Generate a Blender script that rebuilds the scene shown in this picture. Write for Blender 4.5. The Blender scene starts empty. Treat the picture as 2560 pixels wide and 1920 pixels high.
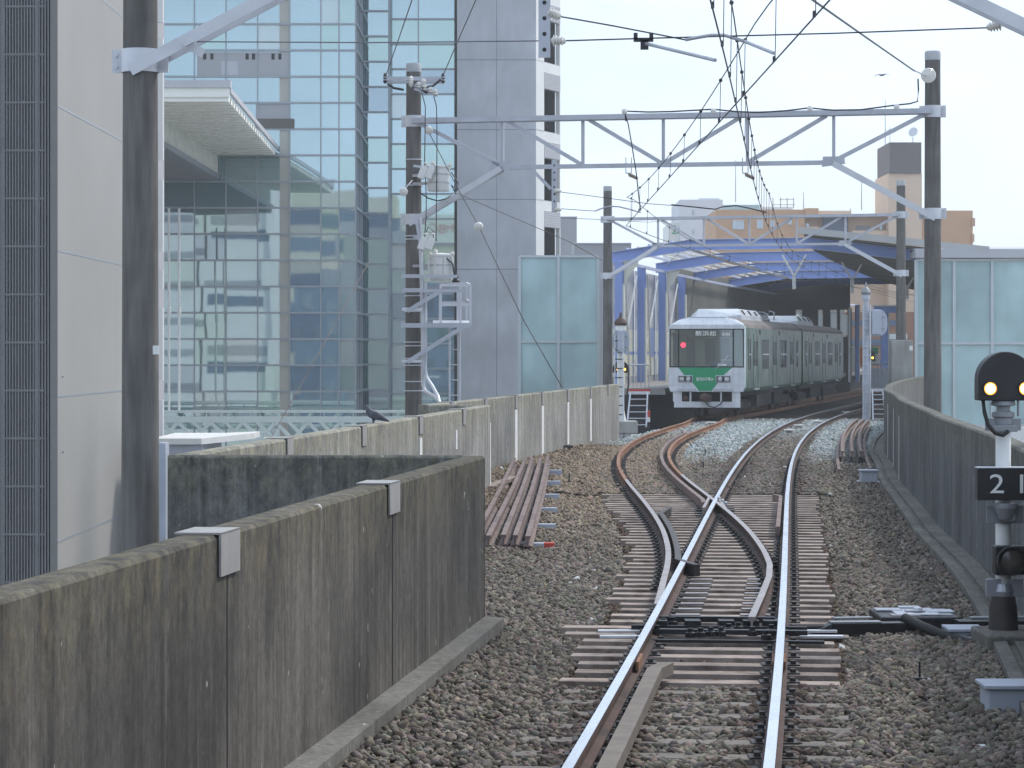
import bpy, math, random
import numpy as np
from mathutils import Vector
rng = np.random.default_rng(7); random.seed(7)
SC = bpy.context.scene; COL = SC.collection
F, H, CX, CY, HY = 6500.0, 2.35, 1280.0, 960.0, 880.0
R = math.radians
# ------------------------------------------------------------------ camera, sky, sun, exposure
cd = bpy.data.cameras.new('camera'); cam = bpy.data.objects.new('camera', cd); COL.objects.link(cam)
cd.sensor_width = 36; cd.lens = 36*F/2560; cd.clip_end = 6000; cd.clip_start = .1
cd.shift_y = -(CY-HY)/2560
cam.location = (0, 0, H); cam.rotation_euler = (R(90), 0, 0); SC.camera = cam
SUN_AZ, SUN_EL = 50, 46          # degrees to the right of straight ahead, and up
W = bpy.data.worlds.new('World'); SC.world = W; W.use_nodes = True
nt = W.node_tree; nt.nodes.clear()
sky = nt.nodes.new('ShaderNodeTexSky'); sky.sky_type = 'NISHITA'; sky.sun_disc = False
sky.sun_elevation = R(SUN_EL); sky.sun_rotation = R(SUN_AZ); sky.dust_density = 2.5; sky.air_density = 1.0
tcw = nt.nodes.new('ShaderNodeTexCoord'); nzw = nt.nodes.new('ShaderNodeTexNoise')
nzw.inputs['Scale'].default_value = 3.2; nzw.inputs['Detail'].default_value = 6; nzw.inputs['Roughness'].default_value = .6
mpw = nt.nodes.new('ShaderNodeMapping'); mpw.inputs['Scale'].default_value = (1, 1, 2.6)
rpw = nt.nodes.new('ShaderNodeMapRange'); rpw.inputs[1].default_value = .36; rpw.inputs[2].default_value = .66
rpw.inputs[3].default_value = .42; rpw.inputs[4].default_value = .95
mxw = nt.nodes.new('ShaderNodeMixRGB'); mxw.inputs[2].default_value = (8.9, 10.6, 12.9, 1)
bgw = nt.nodes.new('ShaderNodeBackground'); bgw.inputs[1].default_value = .1
ow = nt.nodes.new('ShaderNodeOutputWorld'); L = nt.links.new
L(tcw.outputs['Generated'], mpw.inputs[0]); L(mpw.outputs[0], nzw.inputs['Vector']); L(nzw.outputs[0], rpw.inputs[0])
L(rpw.outputs[0], mxw.inputs[0]); L(sky.outputs[0], mxw.inputs[1]); L(mxw.outputs[0], bgw.inputs[0]); L(bgw.outputs[0], ow.inputs[0])
sd = bpy.data.lights.new('sun', 'SUN'); sd.energy = 2.0; sd.angle = R(9); sd.color = (1, .95, .87)
so = bpy.data.objects.new('sun', sd); COL.objects.link(so)
sv = Vector((math.sin(R(SUN_AZ))*math.cos(R(SUN_EL)), math.cos(R(SUN_AZ))*math.cos(R(SUN_EL)), math.sin(R(SUN_EL))))
so.rotation_euler = (-sv).to_track_quat('-Z', 'Y').to_euler(); so.location = sv*60
SC.view_settings.view_transform = 'Standard'; SC.view_settings.look = 'None'; SC.view_settings.gamma = 1
SC.view_settings.exposure = 0.38
SC.cycles.use_denoising = True; SC.cycles.max_bounces = 6; SC.cycles.caustics_reflective = False

# ------------------------------------------------------------------ helpers
def P(px, py, Z): return Vector(((px-CX)*Z/F, Z, H+(HY-py)*Z/F))
def D(xd, yd, Z): return P(xd*1.1573, yd*1.1573, Z)
def lin(c):
    c = c/255.0
    return c/12.92 if c <= .04045 else ((c+.055)/1.055)**2.4
def rgb(r, g, b): return (lin(r), lin(g), lin(b))
class MB:
    def __init__(s): s.v = []; s.f = []; s.m = []; s.mi = 0
    def add(s, vs, fs):
        o = len(s.v); s.v += [tuple(v) for v in vs]
        for f in fs: s.f.append(tuple(i+o for i in f)); s.m.append(s.mi)
        return s
    def box(s, x0, x1, y0, y1, z0, z1):
        return s.add([(x0,y0,z0),(x1,y0,z0),(x1,y1,z0),(x0,y1,z0),(x0,y0,z1),(x1,y0,z1),(x1,y1,z1),(x0,y1,z1)],
                     [(3,2,1,0),(4,5,6,7),(0,1,5,4),(1,2,6,5),(2,3,7,6),(3,0,4,7)])
    def obox(s, c, u, v, w):       # centre and three half-vectors
        c, u, v, w = Vector(c), Vector(u), Vector(v), Vector(w)
        p = [c+a*u+b*v+d*w for d in (-1, 1) for a, b in ((-1,-1),(1,-1),(1,1),(-1,1))]
        return s.add(p, [(3,2,1,0),(4,5,6,7),(0,1,5,4),(1,2,6,5),(2,3,7,6),(3,0,4,7)])
    def bar(s, p, q, w, h, up=(0,0,1)):  # rectangular bar, w across, h along 'up'
        p, q = Vector(p), Vector(q); d = (q-p); ln = d.length; d.normalize()
        up = Vector(up); sd = d.cross(up)
        if sd.length < 1e-4: sd = d.cross(Vector((0,1,0)))
        sd.normalize(); u2 = sd.cross(d)
        return s.obox((p+q)/2, d*ln/2, sd*w/2, u2*h/2)
    def cyl(s, p, q, r0, r1=None, n=12, cap=True):
        if r1 is None: r1 = r0
        p, q = Vector(p), Vector(q); d = (q-p).normalized()
        a = d.cross(Vector((0,0,1)) if abs(d.z) < .9 else Vector((1,0,0))).normalized(); b = d.cross(a)
        vs = []
        for c, r in ((p, r0), (q, r1)):
            for k in range(n):
                t = 2*math.pi*k/n; vs.append(c+a*math.cos(t)*r+b*math.sin(t)*r)
        fs = [(k, (k+1) % n, n+(k+1) % n, n+k) for k in range(n)]
        if cap: fs += [tuple(range(n))[::-1], tuple(range(n, 2*n))]
        return s.add(vs, fs)
    def tube(s, pts, r, n=6):
        pts = [Vector(p) for p in pts]; o = len(s.v); k0 = len(pts)
        for i, p in enumerate(pts):
            d = (pts[min(i+1, k0-1)]-pts[max(i-1, 0)]).normalized()
            a = d.cross(Vector((0,0,1)) if abs(d.z) < .95 else Vector((1,0,0))).normalized(); b = d.cross(a)
            for k in range(n):
                t = 2*math.pi*k/n; s.v.append(tuple(p+a*math.cos(t)*r+b*math.sin(t)*r))
        for i in range(k0-1):
            for k in range(n):
                s.f.append((o+i*n+k, o+i*n+(k+1) % n, o+(i+1)*n+(k+1) % n, o+(i+1)*n+k)); s.m.append(s.mi)
        s.f.append(tuple(o+k for k in range(n))[::-1]); s.m.append(s.mi)
        s.f.append(tuple(o+(k0-1)*n+k for k in range(n))); s.m.append(s.mi)
        return s
    def lathe(s, base, prof, n=14, axis=(0,0,1)):   # prof: (radius, height) along the axis
        base = Vector(base); d = Vector(axis).normalized()
        a = d.cross(Vector((0,0,1)) if abs(d.z) < .9 else Vector((1,0,0))).normalized(); b = d.cross(a)
        o = len(s.v)
        for r, hh in prof:
            for k in range(n):
                t = 2*math.pi*k/n; s.v.append(tuple(base+d*hh+a*math.cos(t)*r+b*math.sin(t)*r))
        for i in range(len(prof)-1):
            for k in range(n):
                s.f.append((o+i*n+k, o+i*n+(k+1) % n, o+(i+1)*n+(k+1) % n, o+(i+1)*n+k)); s.m.append(s.mi)
        for e in (0, len(prof)-1):
            if prof[e][0] > 1e-4: s.f.append(tuple(o+e*n+k for k in range(n))); s.m.append(s.mi)
        return s
    def prism(s, poly, ext):       # planar polygon of 3D points, extruded along ext
        n = len(poly); e = Vector(ext); p = [Vector(q) for q in poly]
        return s.add(p+[q+e for q in p], [tuple(range(n))[::-1], tuple(range(n, 2*n))]+[(i, (i+1) % n, n+(i+1) % n, n+i) for i in range(n)])
    def sweep(s, path, prof, zoff=0, mats=None):   # path: (x, y, z); prof: (lateral, z) closed polygon
        n = len(prof); o = len(s.v); k0 = len(path)
        for i, p in enumerate(path):
            a, b = path[max(i-1, 0)], path[min(i+1, k0-1)]
            dx, dy = b[0]-a[0], b[1]-a[1]; l = math.hypot(dx, dy); nx, ny = dy/l, -dx/l
            for u, z in prof: s.v.append((p[0]+nx*u, p[1]+ny*u, p[2]+z+zoff))
        for i in range(k0-1):
            for k in range(n):
                s.f.append((o+i*n+k, o+i*n+(k+1) % n, o+(i+1)*n+(k+1) % n, o+(i+1)*n+k)); s.m.append(mats[k] if mats else s.mi)
        s.f.append(tuple(o+k for k in range(n))[::-1]); s.m.append(mats[0] if mats else s.mi)
        s.f.append(tuple(o+(k0-1)*n+k for k in range(n))); s.m.append(mats[0] if mats else s.mi)
        return s
    def build(s, name, mat, parent=None, smooth=False, bevel=0, loc=None):
        me = bpy.data.meshes.new(name); me.from_pydata(s.v, [], s.f)
        for m in (mat if isinstance(mat, (list, tuple)) else [mat]): me.materials.append(m)
        if any(s.m): me.polygons.foreach_set('material_index', s.m)
        o = bpy.data.objects.new(name, me); COL.objects.link(o)
        import bmesh
        b = bmesh.new(); b.from_mesh(me); bmesh.ops.recalc_face_normals(b, faces=b.faces); b.to_mesh(me); b.free()
        if smooth:
            me.polygons.foreach_set('use_smooth', [True]*len(me.polygons))
            try: me.set_sharp_from_angle(angle=R(40))
            except Exception: pass
        if bevel:
            md = o.modifiers.new('bevel', 'BEVEL'); md.width = bevel; md.segments = 2; md.limit_method = 'ANGLE'
        if parent is not None: o.parent = parent
        elif loc is None: rebase(o)
        return o
def rebase(o):
    n = len(o.data.vertices); a = np.empty(n*3, np.float32); o.data.vertices.foreach_get('co', a); a = a.reshape(-1, 3)
    c = ((a[:,0].min()+a[:,0].max())/2, (a[:,1].min()+a[:,1].max())/2, a[:,2].min())
    a -= np.array(c, np.float32); o.data.vertices.foreach_set('co', a.ravel()); o.data.update(); o.location = c
def tag(o, label=None, cat=None, group=None, kind=None):
    if label: o['label'] = label
    if cat: o['category'] = cat
    if group: o['group'] = group
    if kind: o['kind'] = kind
    return o
def thing(name, label, cat, group=None, loc=(0,0,0), rz=0):
    o = bpy.data.objects.new(name, None); COL.objects.link(o); o.location = loc; o.rotation_euler = (0, 0, rz)
    o.empty_display_size = .2
    return tag(o, label, cat, group)
def settle(root, base):           # move the Empty to the thing's base, leave its parts where they are
    d = Vector(base)-root.location; root.location = base
    for c in root.children: c.location = Vector(c.location)-d
    return root
def dup(o, parent=None):
    c = o.copy(); COL.objects.link(c)
    if parent is not None: c.parent = parent
    for ch in list(o.children): dup(ch, c)
    return c
def text(s, size, mat, name, parent, loc, rot, ext=.002, sx=1.0, align='CENTER', weight=0.0):
    cu = bpy.data.curves.new('lettering', 'FONT'); cu.body = s; cu.size = size; cu.extrude = ext; cu.offset = weight
    cu.align_x = align; cu.align_y = 'CENTER'
    t = bpy.data.objects.new('lettering', cu); COL.objects.link(t)
    dg = bpy.context.evaluated_depsgraph_get(); me = bpy.data.meshes.new_from_object(t.evaluated_get(dg))
    bpy.data.objects.remove(t); bpy.data.curves.remove(cu)
    me.materials.clear(); me.materials.append(mat)
    o = bpy.data.objects.new(name, me); COL.objects.link(o); o.parent = parent; o.location = loc; o.rotation_euler = rot; o.scale = (sx, 1, 1)
    return o

# ------------------------------------------------------------------ materials
def M(name, col, rough=.6, metal=0.0, var=.12, vs=2.5, bump=0.0, bs=40, spec=.4, streak=0.0, ss=6.0, sz=.35, col2=None, c2=(.5, .62), c2s=1.5, coat=0.0, emit=0, attr=None, objvar=0):
    m = bpy.data.materials.new(name); m.use_nodes = True; t = m.node_tree; l = t.links.new
    b = t.nodes['Principled BSDF']; b.inputs['Roughness'].default_value = rough; b.inputs['Metallic'].default_value = metal
    b.inputs['Specular IOR Level'].default_value = spec; b.inputs['Coat Weight'].default_value = coat; b.inputs['Coat Roughness'].default_value = .08
    tc = t.nodes.new('ShaderNodeTexCoord'); cur = None
    def noise(scale, det=5, mp=None):
        n = t.nodes.new('ShaderNodeTexNoise'); n.inputs['Scale'].default_value = scale; n.inputs['Detail'].default_value = det
        if mp:
            q = t.nodes.new('ShaderNodeMapping'); q.inputs['Scale'].default_value = mp; l(tc.outputs['Object'], q.inputs[0]); l(q.outputs[0], n.inputs['Vector'])
        else: l(tc.outputs['Object'], n.inputs['Vector'])
        return n
    def ramp(src, a, b2, c, d):
        r = t.nodes.new('ShaderNodeMapRange'); r.inputs[1].default_value = a; r.inputs[2].default_value = b2; r.inputs[3].default_value = c; r.inputs[4].default_value = d
        l(src, r.inputs[0]); return r.outputs[0]
    def mixc(fac, a, bb, mode='MIX'):
        x = t.nodes.new('ShaderNodeMixRGB'); x.blend_type = mode
        for i, v in ((0, fac), (1, a), (2, bb)):
            if isinstance(v, (int, float)): x.inputs[i].default_value = v
            elif isinstance(v, tuple): x.inputs[i].default_value = (*v, 1) if len(v) == 3 else v
            else: l(v, x.inputs[i])
        return x.outputs[0]
    cur = tuple(col)
    if attr:
        a = t.nodes.new('ShaderNodeAttribute'); a.attribute_name = attr; cur = a.outputs['Color']
    if col2: cur = mixc(ramp(noise(c2s, 8).outputs[0], c2[0], c2[1], 0, 1), cur, tuple(col2))
    if var: cur = mixc(1.0, cur, ramp(noise(vs, 8).outputs[0], .25, .75, 1-var, 1+var), 'MULTIPLY')
    if streak:
        cur = mixc(1.0, cur, ramp(noise(ss, 6, (1, 1, sz/ss*2)).outputs[0], .32, .68, 1-streak, 1+streak*.7), 'MULTIPLY')
    if objvar:
        oi = t.nodes.new('ShaderNodeObjectInfo'); cur = mixc(1.0, cur, ramp(oi.outputs['Random'], 0, 1, 1-objvar, 1+objvar), 'MULTIPLY')
    if isinstance(cur, tuple): b.inputs['Base Color'].default_value = (*cur, 1)
    else: l(cur, b.inputs['Base Color'])
    if bump:
        bp = t.nodes.new('ShaderNodeBump'); bp.inputs['Strength'].default_value = bump; bp.inputs['Distance'].default_value = .02
        l(noise(bs, 6).outputs[0], bp.inputs['Height']); l(bp.outputs[0], b.inputs['Normal'])
    if emit:
        b.inputs['Emission Color'].default_value = (*col, 1); b.inputs['Emission Strength'].default_value = emit
    return m
def concrete(name, base, dirt, grime=.6, streaks=.45, sx=9.0):
    """weathered cast concrete: run-down streaks under the coping, blotches, lichen along the top, chips"""
    m = bpy.data.materials.new(name); m.use_nodes = True; t = m.node_tree; l = t.links.new; b = t.nodes['Principled BSDF']
    b.inputs['Roughness'].default_value = .9; b.inputs['Specular IOR Level'].default_value = .2
    g = t.nodes.new('ShaderNodeNewGeometry')
    def noise(scale, mp, det=6, rg=.6):
        n = t.nodes.new('ShaderNodeTexNoise'); n.inputs['Scale'].default_value = scale; n.inputs['Detail'].default_value = det; n.inputs['Roughness'].default_value = rg
        q = t.nodes.new('ShaderNodeMapping'); q.inputs['Scale'].default_value = mp; l(g.outputs['Position'], q.inputs[0]); l(q.outputs[0], n.inputs['Vector']); return n.outputs[0]
    def ramp(s, a, b2, c, d):
        r = t.nodes.new('ShaderNodeMapRange'); l(s, r.inputs[0])
        for i, v in enumerate((a, b2, c, d)): r.inputs[i+1].default_value = v
        return r.outputs[0]
    def mix(fac, a, bb, mode='MIX'):
        x = t.nodes.new('ShaderNodeMixRGB'); x.blend_type = mode
        for i, v in ((0, fac), (1, a), (2, bb)):
            if isinstance(v, (int, float)): x.inputs[i].default_value = v
            elif isinstance(v, tuple): x.inputs[i].default_value = (*v, 1)
            else: l(v, x.inputs[i])
        return x.outputs[0]
    def math_(op, a_, b_):
        x = t.nodes.new('ShaderNodeMath'); x.operation = op
        for i, v in ((0, a_), (1, b_)):
            if isinstance(v, (int, float)): x.inputs[i].default_value = v
            else: l(v, x.inputs[i])
        return x.outputs[0]
    sp = t.nodes.new('ShaderNodeSeparateXYZ'); l(g.outputs['Position'], sp.inputs[0]); zz = sp.outputs[2]
    c = mix(ramp(noise(.55, (1,1,.8), 7, .6), .36, .62, 0, grime), base, dirt)
    patch = ramp(noise(.8, (1,1,.5), 4), .38, .62, .25, 1.0)           # where the run-down streaks are strong
    c = mix(patch, c, mix(1.0, c, ramp(noise(1.0, (sx, sx*.5, .16), 7, .7), .36, .64, 1-streaks*1.1, 1+streaks*.75), 'MULTIPLY'))
    c = mix(math_('SUBTRACT', 1.15, patch), c, mix(1.0, c, ramp(noise(1.0, (sx*2.7, sx*1.4, 1.4), 6, .7), .36, .64, 1-streaks*.6, 1+streaks*.55), 'MULTIPLY'))
    # black runs of different length hanging from the coping
    run = math_('ADD', math_('MULTIPLY', noise(1.0, (sx*.8, sx*.4, .05), 6, .75), 2.6), math_('MULTIPLY', math_('SUBTRACT', zz, 1.35), .75))
    c = mix(ramp(run, 1.05, 1.45, 0, .62), c, tuple(v*.62 for v in dirt))
    pale = noise(1.0, (sx*2.0, sx, .5), 5, .7)
    c = mix(ramp(pale, .60, .72, 0, .42), c, tuple(min(.6, v*1.75+.02) for v in base))
    top = ramp(zz, .85, 1.4, 0, 1)
    c = mix(math_('MULTIPLY', top, ramp(noise(7, (1,1,.55), 9, .78), .42, .66, 0, .8)), c, (base[0]*1.2, base[1]*1.17, base[2]*.86))
    c = mix(math_('MULTIPLY', top, ramp(noise(3.1, (1,1,.7), 8, .75), .56, .70, 0, .5)), c, (base[0]*1.25, base[1]*1.0, base[2]*.62))
    c = mix(ramp(noise(9, (1,1,.6), 2), .735, .75, 0, .8), c, (.45, .45, .42))
    c = mix(1.0, c, ramp(noise(17, (1,1,.6), 10, .85), .3, .7, .45, 1.55), 'MULTIPLY')
    l(c, b.inputs['Base Color'])
    bp = t.nodes.new('ShaderNodeBump'); bp.inputs['Strength'].default_value = .35; bp.inputs['Distance'].default_value = .01
    l(noise(60, (1,1,1), 8, .7), bp.inputs['Height']); l(bp.outputs[0], b.inputs['Normal'])
    return m
def mirror_glass(name, tint, base, fac, rough=.02, wob=.012, wscale=.5):
    m = bpy.data.materials.new(name); m.use_nodes = True; t = m.node_tree; l = t.links.new; t.nodes.remove(t.nodes['Principled BSDF'])
    o = t.nodes['Material Output']; gl = t.nodes.new('ShaderNodeBsdfGlossy'); gl.inputs['Color'].default_value = (*tint, 1); gl.inputs['Roughness'].default_value = rough
    df = t.nodes.new('ShaderNodeBsdfDiffuse'); tc = t.nodes.new('ShaderNodeTexCoord')
    n2 = t.nodes.new('ShaderNodeTexNoise'); n2.inputs['Scale'].default_value = .35; n2.inputs['Detail'].default_value = 4; l(tc.outputs['Object'], n2.inputs['Vector'])
    cr = t.nodes.new('ShaderNodeMixRGB'); cr.inputs[1].default_value = (*[v*.75 for v in base], 1); cr.inputs[2].default_value = (*[v*1.25 for v in base], 1)
    l(n2.outputs[0], cr.inputs[0]); l(cr.outputs[0], df.inputs['Color'])
    n = t.nodes.new('ShaderNodeTexNoise'); n.inputs['Scale'].default_value = wscale; n.inputs['Detail'].default_value = 2; l(tc.outputs['Object'], n.inputs['Vector'])
    bp = t.nodes.new('ShaderNodeBump'); bp.inputs['Strength'].default_value = 1; bp.inputs['Distance'].default_value = wob; l(n.outputs[0], bp.inputs['Height']); l(bp.outputs[0], gl.inputs['Normal'])
    mx = t.nodes.new('ShaderNodeMixShader'); mx.inputs[0].default_value = fac; l(df.outputs[0], mx.inputs[1]); l(gl.outputs[0], mx.inputs[2]); l(mx.outputs[0], o.inputs[0])
    return m
def clear_glass(name, fac=.25, tint=(.75, .85, .85)):
    m = bpy.data.materials.new(name); m.use_nodes = True; t = m.node_tree; l = t.links.new; t.nodes.remove(t.nodes['Principled BSDF'])
    o = t.nodes['Material Output']; gl = t.nodes.new('ShaderNodeBsdfGlossy'); gl.inputs['Roughness'].default_value = .03
    tr = t.nodes.new('ShaderNodeBsdfTransparent'); tr.inputs[0].default_value = (*tint, 1)
    mx = t.nodes.new('ShaderNodeMixShader'); mx.inputs[0].default_value = fac; l(tr.outputs[0], mx.inputs[1]); l(gl.outputs[0], mx.inputs[2]); l(mx.outputs[0], o.inputs[0]); return m

m_steel = M('polished_rail_steel', (.82, .84, .88), .24, 1, .1, 1.2, .02, 60)
m_dullsteel = M('dull_rail_steel', (.34, .30, .29), .42, .6, .2, 3)
m_rust = M('rusty_rail_side', (.085, .05, .042), .8, 0, .3, 5, .2, 60, col2=(.05, .035, .03))
m_orange = M('orange_rust', (.28, .145, .085), .8, 0, .25, 4, .2, 60, col2=(.2, .09, .05))
m_oldrail = M('old_rail_rust', (.20, .145, .13), .75, 0, .2, 5, .15, 60, col2=(.14, .10, .095))
m_guard = M('brown_grey_guard_rail', (.17, .145, .125), .8, 0, .2, 5, .15, 60)
m_wood = M('weathered_sleeper_wood', (.32, .26, .225), .85, 0, .4, 3, .4, 50, col2=(.17, .125, .105), c2s=4, c2=(.5, .68), objvar=.22)
m_wooddark = M('ballast_stained_sleeper', (.17, .15, .135), .9, 0, .3, 4, .4, 50)
m_plate = M('oily_steel_plate', (.05, .042, .04), .55, .2, .3, 8)
m_greased = M('black_greased_steel', (.022, .022, .025), .45, .3, .3, 12)
m_galv = M('galvanised_steel', (.47, .48, .53), .45, .55, .12, 3)
m_galvlight = M('bright_galvanised_steel', (.62, .63, .67), .5, .3, .1, 3)
m_pole = M('spun_concrete_pole', (.145, .138, .132), .88, 0, .2, 2, .25, 60, streak=.25, ss=14, sz=.6, spec=.2)
m_polecap = M('pole_cap_grey', (.42, .43, .45), .6, 0, .1)
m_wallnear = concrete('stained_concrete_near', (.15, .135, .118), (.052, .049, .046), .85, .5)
m_wallfar = concrete('sunlit_stained_concrete', (.34, .33, .305), (.17, .163, .15), .7, .36)  # lighter parapet concrete, sunlight put into its base colour
m_wallright = concrete('shaded_stained_concrete', (.17, .17, .17), (.075, .075, .075), .8, .4)  # stained parapet concrete darkened for the side turned from the sun
m_wallcross = concrete('brightened_mossy_cross_wall', (.19, .188, .18), (.075, .075, .072), .8, .3)  # base colour brightened to offset the shade on this viewer-facing wall
m_kerb = concrete('kerb_concrete', (.2, .19, .17), (.1, .095, .085), .7, .2)
m_conc = M('plain_concrete', (.34, .33, .31), .9, 0, .2, 1.5, .2, 40, streak=.15, ss=5)
m_cap = M('grey_metal_coping', (.33, .315, .30), .5, .1, .12, 8)
m_white = M('white_paint', (.74, .74, .72), .5, 0, .06, 3)
m_whitestrip = M('white_sealant_strip', (.78, .77, .74), .6, 0, .1, 4)
m_wire = M('dark_copper_wire', (.045, .042, .05), .5, .3, 0)
m_wirelight = M('grey_wire', (.2, .2, .22), .5, .3, 0)
m_porc = M('glazed_porcelain', (.72, .70, .66), .25, 0, .06, 10, coat=.4)
m_porcb = M('brown_porcelain', (.3, .24, .2), .3, 0, .1, 10, coat=.3)
m_black = M('signal_black', (.018, .018, .02), .45, 0, .3, 6)
m_amber = M('lit_amber_lamp', (1.0, .40, .05), .4, 0, 0, emit=1.6)
m_ambercore = M('lit_lamp_core', (1.0, .80, .42), .4, 0, 0, emit=3.0)
m_amber2 = M('small_lit_amber_lamp', (1.0, .5, .05), .4, 0, 0, emit=4.0)
m_redlamp = M('lit_red_lamp', (1.0, .03, .06), .4, 0, 0, emit=3.0)
m_lettering = M('grey_white_lettering', (.78, .78, .75), .6, 0, .06)
m_red = M('red_paint', (.5, .06, .04), .6, 0, .1)
m_orangep = M('orange_paint', (.7, .22, .05), .6, 0, .1)
m_box = M('pale_equipment_box', (.42, .45, .52), .55, 0, .1, 4)
m_blue = M('blue_painted_steel', (.27, .36, .69), .45, 0, .1, .8)
m_bluepale = M('blue_flange_lit_pale', (.5, .55, .72), .5, 0, .1, .8)  # paler copy of the blue, with light on the flange edges painted in
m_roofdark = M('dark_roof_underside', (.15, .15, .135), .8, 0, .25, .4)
m_rooftop = M('grey_metal_roof', (.5, .5, .5), .5, .2, .1, 1)
m_transl = bpy.data.materials.new('daylit_frosted_window'); m_transl.use_nodes = True; _t = m_transl.node_tree; _t.nodes.remove(_t.nodes['Principled BSDF'])
_b = _t.nodes.new('ShaderNodeBsdfTranslucent'); _b.inputs[0].default_value = (.9, .92, .92, 1); _t.links.new(_b.outputs[0], _t.nodes['Material Output'].inputs[0])
m_cream = M('cream_station_panel', (.72, .72, .62), .6, 0, .06, 1)
m_greypanel = M('grey_station_panel', (.5, .5, .53), .6, 0, .06, 1)
m_paving = M('platform_paving', (.24, .23, .22), .9, 0, .2, 2, .1, 30)
m_frost = M('frosted_green_glass', (.40, .54, .55), .25, 0, .26, .45, spec=.5, streak=.06, ss=1.2, sz=.1)
m_frame = M('pale_aluminium_frame', (.52, .56, .58), .4, .3, .05)
m_glass = mirror_glass('blue_green_facade_glass', (.68, .83, .88), (.13, .225, .25), .54, wob=.001)
m_glassd = mirror_glass('dark_facade_glass', (.60, .74, .82), (.09, .13, .16), .5, wob=.0006)
m_glassb = mirror_glass('facade_glass_with_blind', (.74, .84, .86), (.33, .40, .40), .42, wob=.0012)
m_glassg = mirror_glass('greener_facade_glass', (.66, .84, .82), (.12, .22, .215), .52, wob=.0014)
m_mull = M('facade_mullion', (.33, .36, .39), .45, .3, .05)
m_tile = M('grey_mosaic_tile', (.47, .48, .51), .5, 0, .16, .5, spec=.5, streak=.05, ss=3)
m_tilej = M('tile_joint_grey', (.22, .225, .25), .7, 0, .05)  # plain darker grey of the joints between tiles
m_whitetile = M('white_mosaic_tile', (.78, .77, .75), .5, 0, .05, .8)
m_dark = M('dark_opening', (.03, .03, .034), .8, 0, .2, 1)
m_bars = M('dark_louvre_bar', (.17, .168, .172), .6, .0, .1, 2)
m_louv = M('grey_louvre_bar', (.26, .27, .29), .5, .2, .08, 2)
m_panelgrey = M('beige_grey_cladding', (.33, .32, .305), .65, 0, .06, .35, streak=.05, ss=30, sz=.1)
m_trim = M('dull_edge_trim', (.2, .195, .185), .7, 0, .05)
m_head = M('dark_brown_cladding', (.15, .13, .13), .7, 0, .06)
m_orb = M('orange_brick_tile', (.58, .36, .22), .8, 0, .08, .5)
m_orl = M('peach_render', (.70, .54, .41), .8, 0, .06, .4)
m_brown = M('brown_brick_tile', (.33, .18, .12), .8, 0, .12, .5)
m_winglass = mirror_glass('house_window_glass', (.8, .85, .9), (.14, .17, .2), .35)
m_pwhite = M('pale_render', (.66, .68, .72), .7, 0, .05, .3)
m_greyb = M('grey_render', (.38, .38, .40), .8, 0, .08, .3)
m_green = M('green_sign_paint', (.1, .42, .24), .6, 0, .05)
m_soffit = M('cream_corrugated_soffit', (.86, .86, .80), .6, 0, .04, 1)
m_truss = M('pale_green_white_steel', (.62, .68, .66), .5, 0, .08, 1)
m_bounce = M('pale_bounce_ground', (.30, .295, .28), .9, 0, .2, .2)  # tone kept pale so the ground bounces light up to the canopy soffit
m_beige = M('beige_office_cladding', (.62, .57, .47), .7, 0, .06, .4)
m_colm = M('pale_stone_column', (.42, .41, .37), .7, 0, .05)
m_ledge = M('dark_brown_ledge', (.13, .115, .11), .7, 0, .05)
m_navy = M('blue_grey_cladding', (.13, .17, .24), .6, 0, .1, .3)
m_trainw = M('white_train_paint', (.62, .64, .68), .35, 0, .12, 3, coat=.3, streak=.1, ss=8)
m_traing = M('green_paint_dust_and_reflection', (.012, .07, .045), .4, 0, .45, 1.1, .02, 3, coat=.0, spec=.15, col2=(.085, .12, .105), c2=(.38, .56), c2s=1.6, streak=.3, ss=5, sz=.4)  # grey mottling is dust plus side reflections painted into the colour
m_green2 = M('bright_green_front_paint', (.01, .27, .12), .35, 0, .05, 2, coat=.3)
m_trainroof = M('grimy_train_roof', (.17, .15, .14), .85, 0, .25, 2, streak=.1)
m_under = M('dark_underframe', (.012, .012, .014), .8, 0, .3, 3)
m_seat = M('train_interior_panel', (.66, .64, .56), .7, 0, .05)
m_steelblack = M('black_rubber', (.02, .02, .02), .7, 0, 0)
m_lens = M('headlight_lens', (.55, .58, .6), .1, .4, .1, 30)
m_clear = clear_glass('windscreen_glass', .16)
m_trainglass = mirror_glass('train_side_window_glass', (.8, .85, .85), (.012, .015, .016), .10)
m_pigeon = M('blue_grey_feathers', (.075, .08, .105), .6, 0, .35, 14)
m_stone = M('ballast_stone', (.2, .2, .2), .95, 0, .25, 30, 0, 40, spec=.15, attr='tint')
m_bed = M('fine_ballast_bed', (.085, .072, .06), .97, 0, .45, 9, .8, 30, spec=.1, col2=(.05, .042, .037), c2s=6)

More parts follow.
